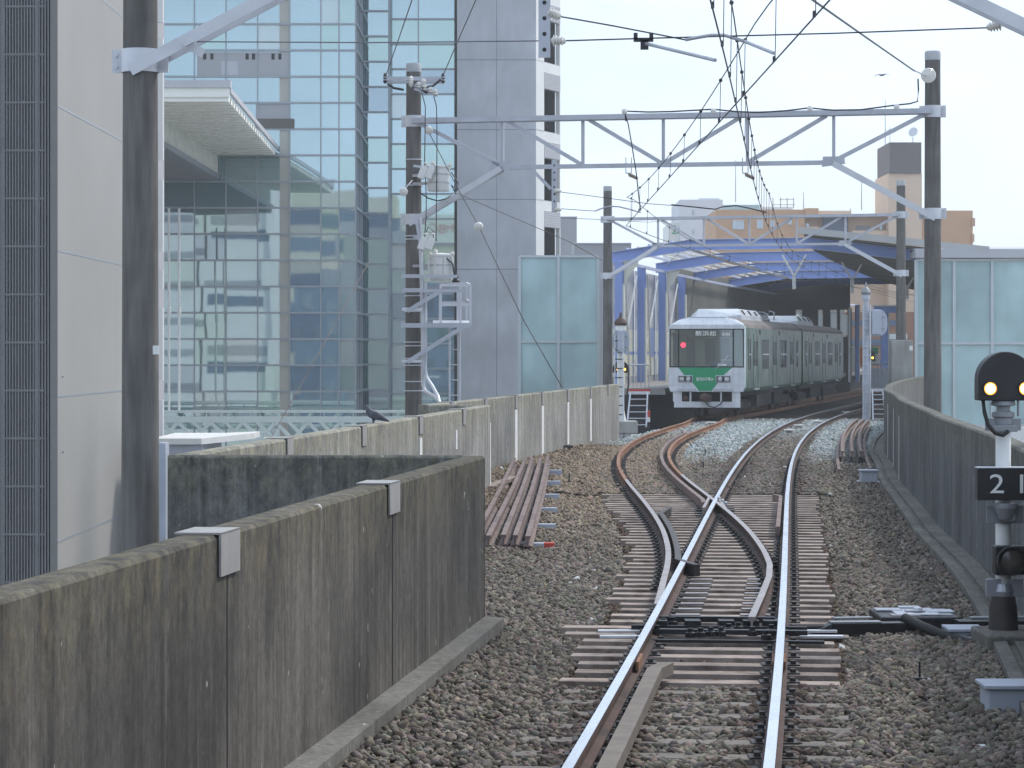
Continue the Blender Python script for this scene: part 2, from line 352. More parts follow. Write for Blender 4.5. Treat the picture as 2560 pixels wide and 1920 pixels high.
# ------------------------------------------------------------------ track alignment
MC = [-7.86856761e-09, 8.90135870e-06, -8.37177968e-04, 1.34825368e-01, -9.46374521e-01]
def mainx(z):
    if z <= 104: return float(np.polyval(MC, z))
    d = z-104; return float(np.polyval(MC, 104))+.215*d+.0004*d*d
BZ = [24.3,26,29,33,36,40,43,47,50,54,57,61,64,68,71,75,78,82,85,89,93,97,103,110,125,145,175,215]
BX = [1.90,2.05,2.33,2.53,2.61,2.65,2.655,2.66,2.69,2.77,2.89,3.09,3.34,3.68,4.03,4.50,4.98,5.52,6.05,6.62,7.02]
while len(BX) < len(BZ): BX.append(BX[-1]+.222*(BZ[len(BX)]-BZ[len(BX)-1]))
def branchx(z):
    xs = [np.interp(z+d, BZ, BX) for d in (-2, -1, 0, 1, 2)]
    return float(sum(xs)/5)
def path(fn, z0, z1, off=0.0, step=.5, zz=0.0):
    out = []; n = max(2, int((z1-z0)/step))
    for i in range(n+1):
        z = z0+(z1-z0)*i/n; s = (fn(z+.25)-fn(z-.25))/.5; l = math.hypot(1, s)
        out.append((fn(z)+off/l, z-off*s/l, zz))
    return out
NEARW = [(-2.6, 4), (-1.9, 9.65), (-.24, 23.0)]
def leftwall(z):     # inner face of whichever wall bounds the ballast on the left
    if z < 23: return -3.092+.124*z
    if z < 45: return -5.54+.1149*z
    if z < 74: return -8.335+.153*z
    return 2.97+.17*(z-74)+.0009*(z-74)**2
RW = [(2.0, 4), (4.72, 23.9), (5.32, 29), (5.95, 36), (6.5, 41), (7.42, 49.8), (8.35, 57), (9.15, 64), (10.5, 73), (11.9, 81), (13.6, 90), (15.6, 99)]
def rightwall(z): return float(np.interp(z, [p[1] for p in RW], [p[0] for p in RW]))
def gz(x, z):        # ballast surface height
    mo = x-mainx(z); lw = leftwall(z); base = -.222
    if z < 19.4: base = -.168
    elif z > 46: base = -.175
    lo = min(-1.35, (branchx(z)-mainx(z)-1.45) if z > 24 else -1.35)
    if mo < lo:
        t = min(1, (lo-mo)/max(.3, lo-(lw-mainx(z)))); tgt = -.03 if z < 40 else .03
        return base+(tgt-base)*t
    if mo > 1.3: return -.19
    return base

# ------------------------------------------------------------------ ground, ballast
tag(MB().box(-1500, 1500, -900, 3500, -8.2, -7.6).build('ground', m_bounce), kind='structure')
def strip(fl, fr, z0, z1, zf, nx=24, step=.6):
    b = MB(); n = int((z1-z0)/step)
    for i in range(n+1):
        z = z0+(z1-z0)*i/n; a, c = fl(z), fr(z)
        for k in range(nx+1):
            x = a+(c-a)*k/nx; b.v.append((x, z, zf(x, z)))
    for i in range(n):
        for k in range(nx):
            o = i*(nx+1)+k; b.f.append((o, o+1, o+nx+2, o+nx+1)); b.m.append(0)
    return b
bed = strip(lambda z: leftwall(z)-.02, lambda z: rightwall(z)+.02, 5, 99, lambda x, z: gz(x, z)-.02)
tag(bed.build('ballast_bed', m_bed, loc=1), kind='structure')
tag(strip(lambda z: leftwall(99)+.2*(z-99), lambda z: rightwall(99)+.23*(z-99), 99, 230, lambda x, z: -.2, 4, 4).build('track_bed', m_bed, loc=1), kind='structure')
deck = MB(); dl = [(leftwall(z)-(.35 if z < 23 or z > 45 else .35), z) for z in (4, 22.9)]+[(-3.45, 23.1)]+[(leftwall(z)-.35, z) for z in (26, 35, 44.9)]+[(-1.85, 45.1)]+[(leftwall(z)-.35, z) for z in (50, 60, 74, 85, 99)]
dr = [(rightwall(z)+.35, z) for z in (99, 81, 64, 49, 36, 24, 4)]
deck.prism([(x, z, -1.6) for x, z in dl+dr], (0, 0, 1.2))
tag(deck.build('viaduct_deck', m_conc, loc=1), kind='structure')

def stones():
    z = []; xs = []; rs = []
    for z0, z1, dens, r0 in ((11.5, 20, 620, .0255), (20, 30, 520, .026), (30, 45, 300, .030), (45, 66, 150, .038), (66, 97, 85, .045)):
        n = int((z1-z0)*(rightwall((z0+z1)/2)-leftwall((z0+z1)/2))*dens)
        zz = rng.uniform(z0, z1, n); lw = np.array([leftwall(v) for v in zz]); rw = np.array([rightwall(v) for v in zz])
        rw = rw-.39; lw = lw+np.where(zz < 23, .22, .03)
        z.append(zz); xs.append(rng.uniform(lw, rw)); rs.append(np.minimum(rng.lognormal(0, .34, n), 1.75)*r0)
    z = np.concatenate(z); x = np.concatenate(xs); r = np.concatenate(rs)
    mc = np.array([mainx(v) for v in z]); bc = np.array([branchx(v) for v in z]); ok = np.ones(len(z), bool)
    for c, on in ((mc, z > 0), (bc, z > 24.3)):
        for sgn in (-1, 1): ok &= ~(on & (np.abs(x-c-sgn*.57) < .085))
    for zs, w in sleeper_rows:
        lo, hi = w; m = np.abs(z-(zs-(x-mc)*.11)) < .115
        m &= (x-mc > lo-.03) & (x-mc < hi+.03)
        keep = rng.random(len(z)) < (.02 if 19.5 < zs < 46 else .3)
        ok &= ~(m & ~keep)
    z, x, r, mc, bc = z[ok], x[ok], r[ok], mc[ok], bc[ok]; n = len(z)
    g = np.array([gz(a, b) for a, b in zip(x, z)])
    # tint: brown near the turnout, warm tan to the left, fresh grey-green by the platform
    base = np.array([.165, .14, .116]); tan = np.array([.25, .195, .145]); grey = np.array([.33, .36, .355]); dk = np.array([.075, .066, .06])
    mo = x-mc; u = rng.random(n)[:, None]
    wt = np.clip((z-30)/16, 0, 1)*np.clip((-mo-1.2)/1.2, 0, 1)
    wg = np.clip((z-58+rng.normal(0, 2.5, n))/8, 0, 1)*(((x-bc > .9) & (mo < -1.0)) | (mo > .8) | ((x < bc-.8) & (z > 70)))
    wg = np.maximum(wg, np.clip((z-72)/12, 0, 1)*.8)
    c = base*(.65+.8*u); c = c+(tan*(.7+.6*u)-c)*wt[:, None]; c = c+(grey*(.75+.5*u)-c)*wg[:, None]
    nr = np.minimum(np.abs(mo-.57), np.abs(mo+.57)); c = c+(dk*(.7+.6*u)*np.array([1.15, .95, .9])-c)*(np.clip((.42-nr)/.3, 0, .75)*(z < 60))[:, None]
    tz = ((z > 19.5) & (z < 46) & (mo < 1.1) & (mo > np.minimum(-1.1, bc-mc-1.1)))[:, None]; c = np.where(tz, c*np.array([.55, .46, .43]), c)  # turnout gaps: reddish stones, with shade between the sleepers tinted in
    c *= rng.normal(1, .15, (n, 1)); c *= 1+rng.normal(0, .05, (n, 3)); w_ = rng.random(n) < .0025; c[w_] = .62
    c = np.clip(c, .01, .8)
    p = (1+5**.5)/2
    ico = np.array([(-1,p,0),(1,p,0),(-1,-p,0),(1,-p,0),(0,-1,p),(0,1,p),(0,-1,-p),(0,1,-p),(p,0,-1),(p,0,1),(-p,0,-1),(-p,0,1)])/math.sqrt(1+p*p)
    icf = np.array([(0,11,5),(0,5,1),(0,1,7),(0,7,10),(0,10,11),(1,5,9),(5,11,4),(11,10,2),(10,7,6),(7,1,8),(3,9,4),(3,4,2),(3,2,6),(3,6,8),(3,8,9),(4,9,5),(2,4,11),(6,2,10),(8,6,7),(9,8,1)])
    oc = np.array([(1,0,0),(-1,0,0),(0,1,0),(0,-1,0),(0,0,1),(0,0,-1)], float); of = np.array([(0,2,4),(2,1,4),(1,3,4),(3,0,4),(2,0,5),(1,2,5),(3,1,5),(0,3,5)])
    V = []; Fc = []; C = []; off = 0
    for sel, vs, fs in ((z < 32, ico, icf), (z >= 32, oc, of)):
        k = int(sel.sum()); nv = len(vs)
        q = vs[None]*rng.uniform(.62, 1.25, (k, nv, 1))*rng.uniform(.7, 1.35, (k, 1, 3))*np.array([1, 1, .75])
        a = rng.uniform(0, 6.283, k); ca, sa = np.cos(a)[:, None], np.sin(a)[:, None]; tl = rng.normal(0, .35, k)[:, None]
        X = q[:, :, 0]*ca-q[:, :, 1]*sa; Y = q[:, :, 0]*sa+q[:, :, 1]*ca; Zc = q[:, :, 2]+X*tl
        rr = r[sel][:, None]
        pts = np.stack([X*rr+x[sel][:, None], Y*rr+z[sel][:, None], Zc*rr+g[sel][:, None]+rng.uniform(-.012, .018, k)[:, None]], -1)
        V.append(pts.reshape(-1, 3)); Fc.append((fs[None]+(np.arange(k)*nv)[:, None, None]+off).reshape(-1, 3)); C.append(np.repeat(c[sel], nv, 0)); off += k*nv
    V = np.concatenate(V).astype(np.float32); Fc = np.concatenate(Fc).astype(np.int32); C = np.concatenate(C)
    me = bpy.data.meshes.new('ballast'); me.vertices.add(len(V)); me.vertices.foreach_set('co', V.ravel())
    me.loops.add(len(Fc)*3); me.loops.foreach_set('vertex_index', Fc.ravel()); me.polygons.add(len(Fc)); me.polygons.foreach_set('loop_start', np.arange(len(Fc), dtype=np.int32)*3)
    me.update(calc_edges=True); at = me.color_attributes.new('tint', 'FLOAT_COLOR', 'POINT')
    at.data.foreach_set('color', np.concatenate([C, np.ones((len(C), 1))], 1).astype(np.float32).ravel())
    me.materials.append(m_stone); o = bpy.data.objects.new('ballast', me); COL.objects.link(o)
    tag(o, 'loose brown and grey track ballast stones', 'ballast', kind='stuff')

# ------------------------------------------------------------------ tracks
RAIL = [(-.0325, 0), (.0325, 0), (.034, -.03), (.012, -.045), (.009, -.115), (.061, -.128), (.061, -.14), (-.061, -.14), (-.061, -.128), (-.009, -.115), (-.012, -.045), (-.034, -.03)]
RM = [0]+[1]*11
sleeper_rows = []
trk = thing('railway_track', 'shiny railed main track running through the points and curving right', 'railway track')
for sgn in (-1, 1):
    MB().sweep(path(mainx, 5, 215, sgn*.566), RAIL, 0, RM).build('rail', [m_steel, m_rust], trk)
def rows():
    z = 8.3
    while z < 19.3: yield z, 'near'; z += .60
    z = 19.75
    while z < 45.8: yield z, 'turnout'; z += .545
    z = 46.4
    while z < 78: yield z, 'far'; z += .6
rest = MB(); nsl = 0
for i, (zs, k) in enumerate(rows()):
    s = (mainx(zs+.3)-mainx(zs-.3))/.6; c = Vector((mainx(zs), zs, 0)); u = Vector((1, -s, 0)).normalized(); v = Vector((-u.y, u.x, 0))
    lo, hi = -1.06, 1.06
    if k == 'turnout':
        if zs > 24: lo = min(lo, branchx(zs)-mainx(zs)-1.05)
        lo += random.uniform(-.09, .09)*1.2; hi += random.uniform(-.05, .05)
        if 22.6 < zs < 24.0: lo -= .28; hi += .06
    top = -.151 if k == 'turnout' else (-.150 if k == 'near' else -.158)
    sleeper_rows.append((zs, (lo, hi)))
    mb = MB() if nsl < 100 else rest
    mb.obox(c+u*(lo+hi)/2+Vector((0, 0, top-.07)), u*(hi-lo)/2, v*(.105 if k == 'turnout' else .1), (0, 0, .07))
    if mb is not rest: mb.build('sleeper', m_wood if k == 'turnout' else m_wooddark, trk, bevel=.006 if zs < 30 else 0)
    nsl += 1
o = rest.build('sleeper', m_wooddark, trk); o['kind'] = 'stuff'
# tie plates, spikes and clips along every visible rail: one fastening set per track
fb = MB()
for zs, (lo, hi) in sleeper_rows:
    if zs > 62: continue
    lines = [(mainx, .566), (mainx, -.566)]+([(branchx, .566), (branchx, -.566)] if 27 < zs < 45.8 else [])
    for fn, of in lines:
        x = fn(zs)+of; zz = zs-of*.11
        fb.box(x-.15, x+.15, zz-.085, zz+.085, -.157, -.139)
        for q in (-.1, .1): fb.box(x+q-.02, x+q+.02, zz-.05, zz-.01, -.139, -.112); fb.box(x+q-.016, x+q+.016, zz+.02, zz+.05, -.139, -.115)
o = fb.build('rail_fastening', m_plate, trk); o['kind'] = 'stuff'
gp = path(mainx, 6, 19.4, -.566+.21, zz=-.012)+[(mainx(19.8)-.566+.28, 19.8, -.012)]
MB().sweep(gp, [(-.055, 0), (.055, 0), (.055, -.09), (-.055, -.09)]).build('guard_rail', m_guard, trk)
for z0, z1, of, fn in ((35.5, 42.5, .566-.105, mainx),):
    pp = path(fn, z0, z1, of, zz=.004); a, b = pp[0], pp[-1]; pp = [(a[0]-.06, a[1]-.5, .004)]+pp+[(b[0]-.06, b[1]+.5, .004)]
    MB().sweep(pp, [(-.028, 0), (.028, 0), (.028, -.12), (-.028, -.12)]).build('check_rail', m_oldrail, trk)
jb = MB()
for of in (-.566, .566):
    for zj in (20.3,):
        x = mainx(zj)+of
        for q in (-.042, .042): jb.obox((x+q, zj, -.07), (.03, .28, 0), (.011, -.001, 0), (0, 0, .035))
jb.build('fishplate', m_orange, trk)
settle(trk, (mainx(10), 10, -.3))

sdg = thing('siding_track', 'rusty railed siding diverging left of the main track towards the train', 'railway track')
lp = [(1.36, 24.3, -.003), (1.45, 25.4, -.003)]+path(branchx, 27.6, 48, -.566, zz=-.003)
MB().sweep(lp, RAIL, 0, RM).build('rail', [m_dullsteel, m_rust], sdg)
MB().sweep(path(branchx, 48, 175, -.566, zz=-.003), RAIL, 0, RM).build('rail', [m_orange, m_orange], sdg)
rp = [(2.13, 23.1, -.003), (2.42, 25.2, -.003), (2.70, 27.3, -.003)]+path(branchx, 28.9, 50, .566, zz=-.003)
MB().sweep(rp, RAIL, 0, RM).build('rail', [m_dullsteel, m_rust], sdg)
MB().sweep(path(branchx, 50, 175, .566, zz=-.003), RAIL, 0, RM).build('rail', [m_orange, m_orange], sdg)
for z0, z1, of in ((41.5, 76, .566-.17), (29.5, 38.0, -.566+.11)):
    pp = path(branchx, z0, z1, of, zz=.002); a, b = pp[0], pp[-1]
    pp = [(a[0]+(-.05 if of > 0 else .16), a[1]-.8, .002)]+pp+[(b[0]+(0 if of > 0 else .2), b[1]+1.3, .002)]
    MB().sweep(pp, [(-.036, 0), (.036, 0), (.036, -.13), (-.036, -.13)]).build('check_rail', m_oldrail if of > 0 else m_plate, sdg)
z = 46.5; k = 0; rest = MB()
while z < 80:
    s = (branchx(z+.3)-branchx(z-.3))/.6; u = Vector((1, -s, 0)).normalized(); v = Vector((-u.y, u.x, 0))
    mb = MB(); mb.obox((branchx(z), z, -.225), u*.95, v*.1, (0, 0, .07)); mb.build('sleeper', m_wooddark, sdg)
    for of in (-.566, .566): rest.obox((branchx(z)+of, z, -.145), u*.16, v*.05, (0, 0, .03))
    z += .6
o = rest.build('rail_fastening', m_plate, sdg); o['kind'] = 'stuff'
settle(sdg, (2.6, 45, -.3))
# crossing where the two inner rails meet
fg = thing('rail_crossing', 'cast steel crossing where the siding rail cuts the shiny left rail', 'rail crossing')
fx = mainx(41)-.566
b = MB()
for d, sl in ((-.12, .11), (.10, .045)):
    b.bar((fx+d-1.6*sl, 39.4, -.055), (fx+d+1.5*sl, 42.6, -.055), .045, .10)
b.build('wing_rail', m_dullsteel, fg); b = MB()
for q in (-1.3, -.7, 0, .6, 1.2): b.box(fx+q*.08-.3, fx+q*.08+.3, 41+q-.1, 41+q+.1, -.157, -.136)
b.build('base_plate', m_plate, fg); b = MB()
for q in (-.6, .0, .7): b.lathe((fx+.12, 41+q, -.02), [(.03, 0), (.03, .035), (.015, .05)], 8)
b.build('bolt', m_galv, fg); settle(fg, (fx, 41, -.15))
# point rods and slide plates at the toe
rod = thing('point_rods', 'black greased point rods and slide chairs across the track at the points', 'point rods')
b = MB(); xm = mainx(23)
b.bar((xm-.75, 23.25, -.11), (xm+.8, 23.08, -.11), .05, .04); b.bar((xm-.6, 22.75, -.09), (xm+.75, 22.6, -.09), .09, .04); b.bar((xm-.5, 23.5, -.06), (xm+.55, 23.4, -.06), .07, .05)
b.bar((xm-.7, 22.35, -.13), (xm+.85, 22.2, -.13), .06, .025); b.build('rod', m_greased, rod); b = MB()
for q in np.linspace(-.55, .55, 13):
    MB().lathe((xm+q, 22.68+random.uniform(-.35, .8), -.12), [(.045, 0), (.045, .04), (.025, .05), (.025, .08)], 8).build('bolt', m_greased, rod)
for q in (-.5, -.2, .1, .32, .5): MB().box(xm+q-.07, xm+q+.07, 23.2, 23.42, -.12, -.05).build('bracket', m_greased, rod)
b = MB()
for zs, (lo, hi) in sleeper_rows:
    if 23.0 < zs < 29:
        b.box(mainx(zs)-.566+.07, mainx(zs)-.566+.35, zs-.06, zs+.06, -.15, -.135); b.box(mainx(zs)+.566-.4, mainx(zs)+.566-.07, zs-.06, zs+.06, -.15, -.135)
o = b.build('slide_plate', m_dullsteel, rod); o['kind'] = 'stuff'
for q in (22.75, 23.2):
    MB().box(xm-1.05, xm-.68, q-.05, q+.05, -.15, -.13).build('gauge_plate', m_galvlight, rod); MB().box(xm+.7, xm+1.08, q-.05, q+.05, -.15, -.13).build('gauge_plate', m_galvlight, rod)
settle(rod, (xm, 23, -.15))
stones()

# ------------------------------------------------------------------ viaduct walls
def wall(name, pts, label, mat, z0=-.6, z1=1.43, thick=.2, side=-1, caps=(), strips=(), stripmat=None, group='concrete parapet walls along the viaduct'):
    w = thing(name, label, 'wall', group)
    prof = [(0, z0), (0, z1-.02), (side*.02, z1), (side*(thick-.02), z1), (side*thick, z1-.02), (side*thick, z0)]
    MB().sweep([(x, y, 0) for x, y in pts], prof).build('wall_panel', mat, w)
    def at(Z):
        for (xa, ya), (xb, yb) in zip(pts, pts[1:]):
            if min(ya, yb) <= Z <= max(ya, yb):
                t = (Z-ya)/(yb-ya); d = Vector((xb-xa, yb-ya, 0)).normalized(); return Vector((xa+(xb-xa)*t, Z, 0)), d
    for Z, wd, hh in caps:
        p, d = at(Z); n = Vector((d.y, -d.x, 0)); up = Vector((0, 0, 1)); b = MB(); hw = wd/2
        b.obox(p+n*(-thick/2*(1 if side < 0 else -1))+up*(z1+.008), d*hw, n*(thick/2+.02), up*.005)
        q = n*(.014 if side < 0 else -.014)
        b.obox(p+q+up*(z1+.0115-hh/2), d*hw, n*.006, up*(hh/2)); b.build('joint_cover', m_cap, w)
    if mat is m_wallnear and len(caps):
        for Z in [c_[0] for c_ in caps]+[9.6, 22.95]:
            p, d = at(Z); n = Vector((d.y, -d.x, 0)); b = MB(); b.obox(p+n*.001+Vector((0, 0, .68)), d*.008, n*.003, (0, 0, .72)); b.build('joint_gap', m_dark, w)
    for Z, wd, zb in strips:
        p, d = at(Z); n = Vector((d.y, -d.x, 0)); b = MB(); q = n*(.006 if side < 0 else -.006)
        b.obox(p+q+Vector((0, 0, (z1-.3+zb)/2)), d*wd/2, n*.006, (0, 0, (z1-.3-zb)/2)); b.build('joint_strip', stripmat or m_whitestrip, w)
    return settle(w, (*pts[0], z0))
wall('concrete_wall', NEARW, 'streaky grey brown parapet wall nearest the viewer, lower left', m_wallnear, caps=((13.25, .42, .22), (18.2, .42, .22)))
wall('concrete_wall', [(-.24-.2, 23.0+.10), (-3.06, 23.0+.10)], 'mossy cross wall facing the viewer behind the end of the nearest parapet', m_wallcross, side=1, thick=.2)
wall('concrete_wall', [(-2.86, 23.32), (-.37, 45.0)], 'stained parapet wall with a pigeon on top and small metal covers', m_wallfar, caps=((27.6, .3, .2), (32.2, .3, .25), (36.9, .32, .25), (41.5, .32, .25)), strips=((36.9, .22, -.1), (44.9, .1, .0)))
wall('concrete_wall', [(-.57, 45.12), (-1.46, 45.12)], 'short dark cross wall at the foot of the transformer pole', m_wallfar, side=1)
W3 = [(-1.44, 45.4)]+[(leftwall(z), z) for z in (50, 60, 70, 74.6)]
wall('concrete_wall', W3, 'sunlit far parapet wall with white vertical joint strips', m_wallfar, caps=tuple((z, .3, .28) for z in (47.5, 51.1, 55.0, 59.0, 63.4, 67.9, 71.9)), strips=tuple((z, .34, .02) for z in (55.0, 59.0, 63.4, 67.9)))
wall('concrete_wall', RW, 'shaded stained parapet wall along the right of the tracks', m_wallright, side=1, caps=((64.5, .2, .1), (69, .2, .1)), strips=((56, .06, -.1), (60.5, .06, -.1), (50, .03, -.1)))
# gutter kerb on the right, ledge on the left
b = MB(); rp = [(rightwall(z), z, 0) for z in np.arange(6, 96, 3)]
b.sweep(rp, [(-.004, -.5), (-.004, -.10), (-.2, -.10), (-.2, -.14), (-.27, -.14), (-.27, -.10), (-.38, -.105), (-.38, -.5)])
tag(b.build('gutter_kerb', m_kerb), 'stepped concrete gutter kerb at the foot of the right parapet', 'kerb')
b = MB(); b.sweep([(x, y, 0) for x, y in NEARW], [(.003, -.5), (.003, .015), (.17, .0), (.17, -.5)])
tag(b.build('kerb', m_kerb), 'narrow concrete ledge at the foot of the nearest left parapet', 'kerb')

# ------------------------------------------------------------------ catenary portals
def portal(A, B, label, kn=.1775):
    """A, B: (x, y) feet of the left and right pole"""
    t = thing('catenary_portal', label, 'catenary portal', 'catenary portals over the tracks')
    A3, B3 = Vector((*A, 0)), Vector((*B, 0)); u = (B3-A3).normalized(); w = Vector((-u.y, u.x, 0)); up = Vector((0, 0, 1)); Ln = (B3-A3).length
    Q = lambda s, z, o=0: A3+u*(s*Ln)+up*z+w*o
    for s in (0, 1):
        c = A3 if s == 0 else B3
        p = MB().cyl(c+up*-7.6, c+up*8.72, .225, .168, 28, False).build('pole', m_pole, t, True)
        MB().lathe(c+up*8.72, [(.174, 0), (.176, .16), (.16, .2), (.0, .21)], 28).build('pole_cap', m_polecap, p, True)
    zt, zb, zk = 7.6, 6.52, 5.32; T = [.0, kn, .336, .492, .653, 1-kn-.006 if kn > .2 else .816, 1.0]
    b = MB(); b.bar(Q(.0, zt, -.19), Q(1, zt, -.19), .09, .105); b.bar(Q(.0, zt+.056, -.12), Q(1, zt+.056, -.12), .22, .008); b.bar(Q(0, zt-.0, .17), Q(1, zt-.0, .17), .07, .09)
    b.build('top_chord', m_galv, t)
    MB().bar(Q(T[1]-.005, zb, -.04), Q(T[5]+.005, zb, -.04), .1, .095).build('bottom_chord', m_galv, t)
    for k in range(1, 6): MB().bar(Q(T[k], zb, -.03), Q(T[k], zt-.06, -.03), .08, .07, u).build('strut', m_galv, t)
    for a, c in ((0, 1), (1, 2), (2, 3), (4, 3), (5, 4), (6, 5)):
        MB().bar(Q(T[a]+(.013 if a < 3 else -.013), zt-.05, -.07), Q(T[c]-(.004 if a < 3 else -.004), zb+.05, -.07), .06, .09).build('diagonal_brace', m_galv, t)
    for a, c in ((0, 1), (1, 5)):
        for o in (-.13, .13):
            b = MB(); b.bar(Q(a+(-.006 if a == 0 else .006), zk-.06, o-.07), Q(T[c], zb-.03, o-.07), .012, .13); b.bar(Q(a, zk, o-.04), Q(T[c], zb+.03, o-.04), .07, .012); b.build('knee_brace', m_galvlight, t)
        b = MB(); b.prism([Q(T[c]-.022, zb-.1, -.1), Q(T[c]+.022, zb-.1+.06, -.1), Q(T[c]+.02, zb+.13, -.1), Q(T[c]-.02, zb+.13, -.1)], w*.014); b.build('gusset_plate', m_galv, t)
    for s in (0, 1):
        for z, hh in ((zt, .26), (zk+.05, .24)):
            c = Q(s, z-hh/2); d = u if s == 0 else -u; b = MB()
            r = .188 if z > 6 else .198
            b.cyl(c, c+up*hh, r, r, 24, True)
            for e in (-1, 1): b.obox(c+up*hh/2+u*e*(r+.045), u*.055, w*.012, up*hh/2); 
            for e in (-1, 1):
                for q in (.06, hh-.06): b.cyl(c+up*q+u*e*(r+.05)-w*.035, c+up*q+u*e*(r+.05)+w*.035, .018, .018, 6)
            b.build('clamp', m_galvlight, t)
    return settle(t, (*A, -7.6)), Q
PA1, PB1 = (-3.86, 27.0), (5.75, 26.0)
PA2, PB2 = (-2.24, 59.2), (9.19, 56.8)
PA3, PB3 = (3.79, 103.0), (14.9, 99.6)
t1, Q1 = portal(PA1, PB1, 'nearest portal, mostly out of view, its thick concrete pole left of the glass building', .245)
t2, Q2 = portal(PA2, PB2, 'full lattice portal spanning both tracks, transformers on its left pole')
t3, Q3 = portal(PA3, PB3, 'farthest lattice portal at the station entrance behind the train')

# ------------------------------------------------------------------ overhead wires
def wire(name, pts, r, label, cat='overhead wire', group=None, mat=None):
    return tag(MB().tube(pts, r, 6).build(name, mat or m_wire), label, cat, group)
def catenary(fn, zc, zm, z0, z1, hangers, label, sup):
    t = thing('overhead_line', label, 'overhead line', 'overhead lines above the tracks')
    ys = np.arange(z0, z1+.1, 1.5)
    MB().tube([(fn(y), y, zc) for y in ys], .0078, 6).build('contact_wire', m_wire, t)
    def mz(y):
        k = np.searchsorted(sup, y); a, b = sup[max(0, k-1)], sup[min(len(sup)-1, k)]
        if a == b: return zm
        q = (y-a)/(b-a); return zm-.55*4*q*(1-q)*((b-a)/45)**2
    MB().tube([(fn(y)+.02, y, mz(y)) for y in ys], .0075, 6).build('messenger_wire', m_wire, t)
    for y in hangers:
        b = MB(); x = fn(y); b.cyl((x+.01, y, zc), (x+.02, y, mz(y)), .0045, .0045, 5)
        b.lathe((x+.02, y, mz(y)-.025), [(.0, 0), (.018, .008), (.024, .025), (.018, .042), (0, .05)], 10); b.box(x-.012, x+.012, y-.03, y+.03, zc, zc+.05); b.build('dropper', m_wire, t)
    return settle(t, (fn(z0), z0, zc))
ys1 = list(np.arange(20.8, 58, 2.6))+list(np.arange(61, 110, 4))
catenary(lambda y: mainx(y)+.03, 5.1, 5.85, 6, 150, ys1, 'catenary above the main track, crossing left under the portals', [6, 26.3, 57.6, 101, 150])
catenary(lambda y: 2.5+(0 if y < 57 else .16*(y-57)+.0012*(y-57)**2), 5.12, 5.78, 6, 150, list(np.arange(21.5, 58, 3.3))+list(np.arange(61, 110, 4.5)), 'catenary above the rusty siding, seen slanting from upper right', [6, 26.3, 58.2, 102, 150])
# pull-off wires and drop arms
def insulator(b, p, q, r=.075, n=4):
    p, q = Vector(p), Vector(q); d = (q-p); ln = d.length; d.normalize()
    prof = [(.02, 0), (.03, ln*.08)]
    for k in range(n):
        a = ln*(.12+.76*k/n); s = ln*.76/n; prof += [(r*.55, a), (r*(1-.06*k), a+s*.35), (r*.55, a+s*.75)]
    b.lathe(p, prof+[(.03, ln*.95), (.02, ln)], 14, d)
def drop_arm(p, h, label, grp='drop arms under the portals'):
    b = MB(); p = Vector(p); b.box(p.x-.06, p.x+.06, p.y-.03, p.y-.018, p.z-h, p.z); b.box(p.x-.06, p.x-.05, p.y-.018, p.y+.04, p.z-h, p.z)
    t = thing('drop_arm', label, 'drop arm', grp); b.build('arm', m_galv, t); b = MB()
    for k in range(int(h/.16)): b.cyl((p.x, p.y-.034, p.z-h+.08+k*.16), (p.x, p.y-.029, p.z-h+.08+k*.16), .022, .022, 8)
    b.build('bolt_hole', m_dark, t); return settle(t, (p.x, p.y, p.z-h))
Z1 = 26.5
pa = D(1176, 125, Z1); drop_arm((pa.x, Z1, 6.6), 6.6-pa.z, 'perforated hanging steel arm beside the tower, nearest the viewer')
t = thing('pull_off', 'upper pull-off wire with ribbed porcelain insulator and curved steady arm', 'pull-off', 'pull-offs holding the overhead lines')
b = MB(); insulator(b, D(1180, 25, Z1), D(1212, 36, Z1), .065); b.build('insulator', m_porc, t)
MB().tube([D(1212, 36, Z1), D(1320, 55, Z1), D(1440, 78, Z1), D(1480, 86, Z1)], .008).build('wire', m_wire, t)
MB().tube([D(1480, 86, Z1), D(1500, 82, Z1), D(1535, 76, Z1), D(1565, 76, Z1), D(1610, 90, Z1), D(1672, 115, 24.5)], .018, 8).build('steady_arm', m_galv, t); settle(t, D(1180, 25, Z1))
t = thing('pull_off', 'long level pull-off wire with two insulators from the left brace to the right brace', 'pull-off', 'pull-offs holding the overhead lines')
b = MB(); insulator(b, D(1190, 88, Z1), D(1222, 88, Z1), .065); b.build('insulator', m_porc, t); b = MB(); insulator(b, D(2165, 52, Z1), D(2132, 60, Z1), .065); b.build('insulator', m_porc, t)
MB().tube([D(412, 90, 26.8), D(800, 92, Z1), D(1190, 88, Z1)], .007).build('wire', m_wirelight, t); MB().tube([D(1222, 88, Z1), D(1390, 83, Z1), D(1800, 72, Z1), D(2132, 60, Z1)], .008).build('wire', m_wire, t)
b = MB(); c = D(1390, 86, Z1); b.box(c.x-.1, c.x+.1, c.y-.02, c.y+.02, c.z-.02, c.z+.02); b.box(c.x-.1, c.x-.06, c.y-.02, c.y+.02, c.z-.0, c.z+.07); b.box(c.x+.06, c.x+.1, c.y-.02, c.y+.02, c.z, c.z+.07); b.box(c.x-.03, c.x+.05, c.y-.02, c.y+.02, c.z-.1, c.z)
b.build('wire_clamp', m_wire, t); MB().tube([D(1394, 94, Z1), D(1470, 112, 26), D(1545, 130, 24.6)], .018, 8).build('steady_arm', m_galv, t); settle(t, D(1190, 88, Z1))
b = MB(); c = D(415, 98, 26.75); b.bar(D(396, 92, 26.7), D(440, 116, 26.7), .03, .09); b.bar(D(398, 96, 26.6), D(416, 86, 26.6), .08, .06)
tag(b.build('wire_bracket', m_galvlight), 'small bolted bracket clamped on the upper left brace', 'bracket')
